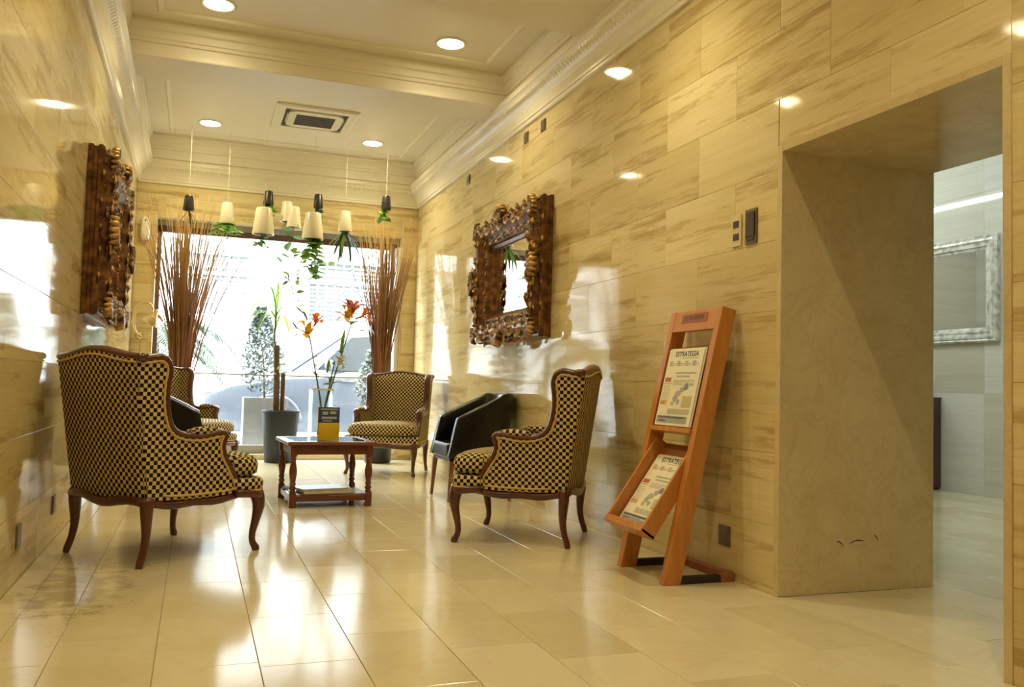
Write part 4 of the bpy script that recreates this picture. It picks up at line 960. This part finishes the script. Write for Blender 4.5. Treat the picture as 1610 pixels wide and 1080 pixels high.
# ------------------------------------------------------------------ street outside
st = struct(MB().box(-12, 16, YB+.50, 28, -.25, -.03).build('ground', 'pavement'), 'pale street paving')
B = thing('opposite_building', 'white building across the street with barred windows', 'building', (0, 20, 0))
wins = [(-.55, .98, 2.40, 3.72), (2.36, 4.3, 2.36, 3.72), (-4.2, -2.2, 2.4, 3.72), (6.4, 8.4, 2.4, 3.72)]
m = MB(); xs = sorted({-11, 15, *[w_[0] for w_ in wins], *[w_[1] for w_ in wins]})
m.box(-11, 15, 0, .4, -.1, 2.36).box(-11, 15, 0, .4, 3.72, 6.2)
e = -11
for a, b, c, d in sorted(wins): m.box(e, a, 0, .4, 2.36, 3.72); e = b
m.box(e, 15, 0, .4, 2.36, 3.72); m.build('wall', 'facade', B)
for wi, (a, b, c, d) in enumerate(wins):
    Wd = MB().box(a, b, .22, .26, c, d).build('window', 'facade_shutter' if wi == 1 else 'facade_glass', B)
    MB().box(a, b, .10, .16, c+(d-c)*.66, c+(d-c)*.72).build('transom', 'facade', Wd)
    n = int((b-a)/.19)
    for k in range(1, n): MB().box(a+(b-a)*k/n-.016, a+(b-a)*k/n+.016, .12, .15, c, d).build('bar', 'facade', Wd)
    n = 14 if wi == 1 else 5
    for k in range(1, n): MB().box(a, b, .12, .15, c+(d-c)*k/n-.015, c+(d-c)*k/n+.015).build('bar', 'facade', Wd)
MB().box(-11, 15, -.12, 0, 1.96, 2.06).build('ledge', 'facade', B); MB().box(-11, 15, -.10, 0, 4.2, 4.34).build('ledge', 'facade', B)
# car
Cc = thing('parked_car', 'blue grey car parked in the street behind the planters', 'car', (.05, 13.45, -.03))
Cc.scale = (1.05, 1, 1.08)
def car_ring(x, zb, zh, wd, zr, wr):    # half section heights: sill zb, shoulder zh, roof zr
    pts = [(0, zb), (wd*.15, zb), (wd*.04, zb+.10), (0, (zb+zh)/2+.05), (.03, zh-.04), (.09, zh)] ; 
    roof = [(wr, zr-.06), (wr+.12, zr)]
    half = pts+roof; return [(x, y, z) for y, z in half]+[(x, 1.75-y, z) for y, z in half[::-1]]
secs = [(0, .32, .62, 1, .64, .3), (.10, .22, .74, 1, .77, .25), (.45, .20, .88, 1, .91, .2), (1.05, .20, .97, 1, 1.0, .2), (1.25, .20, 1.0, 1, 1.05, .18), (2.05, .20, 1.04, 1, 1.62, .26), (2.4, .20, 1.05, 1, 1.72, .27), (3.6, .20, 1.06, 1, 1.73, .27), (4.15, .20, 1.05, 1, 1.60, .27), (4.45, .25, 1.0, 1, 1.10, .2), (4.55, .34, .9, 1, .95, .25)]
m = MB(); m.loft([car_ring(x, zb, zh, .3, zr, wr_) for x, zb, zh, wd, zr, wr_ in secs]); m.build('body', 'car_paint', Cc, True, bevel=.02)
def cwin(pts): MB().prism([(x, y-.012, z) for x, y, z in pts], [(x, y+.004, z) for x, y, z in pts]).build('side_window', 'car_glass', Cc)
cwin([(1.62, .10, 1.09), (2.50, .10, 1.09), (2.50, .235, 1.62), (2.13, .225, 1.58)]); cwin([(2.56, .10, 1.09), (3.50, .10, 1.10), (3.50, .235, 1.62), (2.56, .235, 1.63)])
MB().prism([(1.27, .26, 1.065), (1.27, 1.49, 1.065), (2.02, 1.42, 1.60), (2.02, .33, 1.60)], [(1.29, .26, 1.05), (1.29, 1.49, 1.05), (2.04, 1.42, 1.585), (2.04, .33, 1.585)]).build('windscreen', 'car_glass', Cc)
m = MB(); m.ball((1.78, -.08, 1.16), (.07, .10, .085), 10, 8); m.build('wing_mirror', 'car_paint', Cc, True)
MB().box(.06, .34, .03, .06, .66, .76).build('headlamp', 'car_rim', Cc, bevel=.01)
MB().box(1.75, 4.2, -.004, .012, .93, .955).build('trim_strip', 'car_rim', Cc)
for cx in (1.02, 3.65):
    Wh = MB().lathe([(.20, 0), (.31, .01), (.335, .04), (.335, .17), (.31, .20), (.02, .20)], 28).build('wheel', 'tyre', Cc, True, mtx=Matrix.Translation((cx, -.005, .335)) @ Matrix.Rotation(-PI/2, 4, 'X'))
    m = MB(); m.lathe([(.215, -.004), (.215, .01), (.19, .02), (.17, .05), (.02, .05)], 24); m.build('rim', 'car_rim', Wh, True)
    for k in range(7): m = MB(); m.box(.03, .19, -.022, .022, -.008, .02); o = m.build('spoke', 'car_rim', Wh); o.rotation_euler = (0, 0, k*2*PI/7)
    m = MB(); m.tube([(cx+.385*math.cos(a), .0, .335+.385*math.sin(a)) for a in [PI*k/14 for k in range(15)]], .022, 8); m.build('wheel_arch', 'car_paint', Cc, True)
# planters with shrubs
def shrub(x, y, zb, h_, w_, pw, ph, lab, mat, seed, lean=0):
    random.seed(seed)
    T = thing('planter_shrub', lab, 'plant', (x, y, -.03))
    m = MB(); rect_sweep(m, -pw/2, pw/2, -.22, .22, [(0, 0), (0, ph), (.018, ph), (.018, .03), (.018, 0)]); m.build('planter_box', 'zinc', T, bevel=.003)
    MB().box(-pw/2+.01, pw/2-.01, -.21, .21, .02, ph-.05).build('soil', 'soil', T)
    for k in range(int(pw/.075)): MB().box(-.006, .006, -.008, .0, .01, ph-.02).build('rib', 'zinc', T, loc=(-pw/2+.04+.075*k, -.22, 0))
    MB().tube([(0, 0, ph-.06), (lean*.3, 0, ph+h_*.4), (lean, 0, ph+h_*.8)], [.018, .013, .006], 6).build('trunk', 'stem_brown', T, True)
    f = MB()
    for k in range(1300):
        t = random.random()**.85; rr = w_*(.35+.65*math.sin(PI*min(1, .12+t*.9)))*(1-.55*t)*math.sqrt(random.random()); a = random.uniform(0, 6.28)
        p = Vector((lean*t+rr*math.cos(a), rr*.7*math.sin(a), ph+.06+t*h_)); d = Vector((math.cos(a)*.7+random.gauss(0, .5), math.sin(a)*.7+random.gauss(0, .5), .5+random.gauss(0, .4))).normalized(); s_ = d.orthogonal().normalized()*.013; l = random.uniform(.035, .075)
        f.add([p-s_, p+d*l*.5-s_*1.3, p+d*l, p+d*l*.5+s_*1.3, p+s_], [(0, 1, 2, 3, 4)])
    o = f.build('foliage', mat, T); o['kind'] = 'stuff'
shrub(.89, 12.15, 0, 1.15, .36, .56, .76, 'slender grey green shrub in a ribbed zinc planter outside', 'shrub_leaf', 4, -.10)
shrub(2.40, 12.35, 0, .80, .30, .46, .60, 'pale bushy shrub in a zinc planter outside behind the far armchair', 'shrub_pale', 5)
# palm
Pm = thing('palm', 'palm with arching fronds outside behind the twig bundle', 'palm tree', (-.55, 12.15, -.03))
MB().lathe([(.22, 0), (.24, .02), (.27, .5), (.285, .51), (.285, .54), (.25, .54), (.02, .52)], 20).build('planter', 'zinc', Pm, True)
MB().tube(catmull([(0, 0, .5), (.02, 0, .95), (0, 0, 1.50)], 5), [.10-.002*i for i in range(11)], 10).build('trunk', 'cane_bark', Pm, True)
for k, (az, l, el) in enumerate(((0, 1.25, .95), (-.5, 1.15, .55), (.5, 1.2, .35), (-.2, 1.0, 1.25), (1.2, 1.1, .8), (-1.3, 1.0, .7), (2.2, 1.1, .8), (3.1, 1.2, .7), (-2.3, 1.0, .8), (.1, 1.1, .15), (-.8, 1.1, 1.1))):
    d = Vector((math.cos(az), math.sin(az), 0)); pts = []
    for i in range(13): t = i/12; pts.append(Vector((0, 0, 1.47))+d*l*(t-.12*t*t)+Vector((0, 0, l*(el*t-(el*.55+.62)*t*t))))
    Fd = MB().tube(pts, [.011*(1-.8*i/12) for i in range(13)], 5).build('frond', 'stem_green', Pm, True)
    lf = MB(); sd = Vector((-d.y, d.x, 0))
    for i in range(1, 25):
        t = i/25; x_ = t*12; j = int(x_); p = pts[j].lerp(pts[j+1], x_-j); tt = (pts[j+1]-pts[j]).normalized()
        for s in (1, -1):
            ll = .34*math.sin(PI*(.18+.78*t))**.7; dd = (sd*s*.75+tt*.75+Vector((0, 0, -.25))).normalized(); wv = tt*.012
            lf.add([p-wv, p+dd*ll*.5-wv*1.2+Vector((0, 0, .01)), p+dd*ll+Vector((0, 0, -.05)), p+dd*ll*.5+wv*1.2+Vector((0, 0, .01)), p+wv], [(0, 1, 2, 3, 4)])
    o = lf.build('leaflets', 'palm_leaf', Fd); o['kind'] = 'stuff'
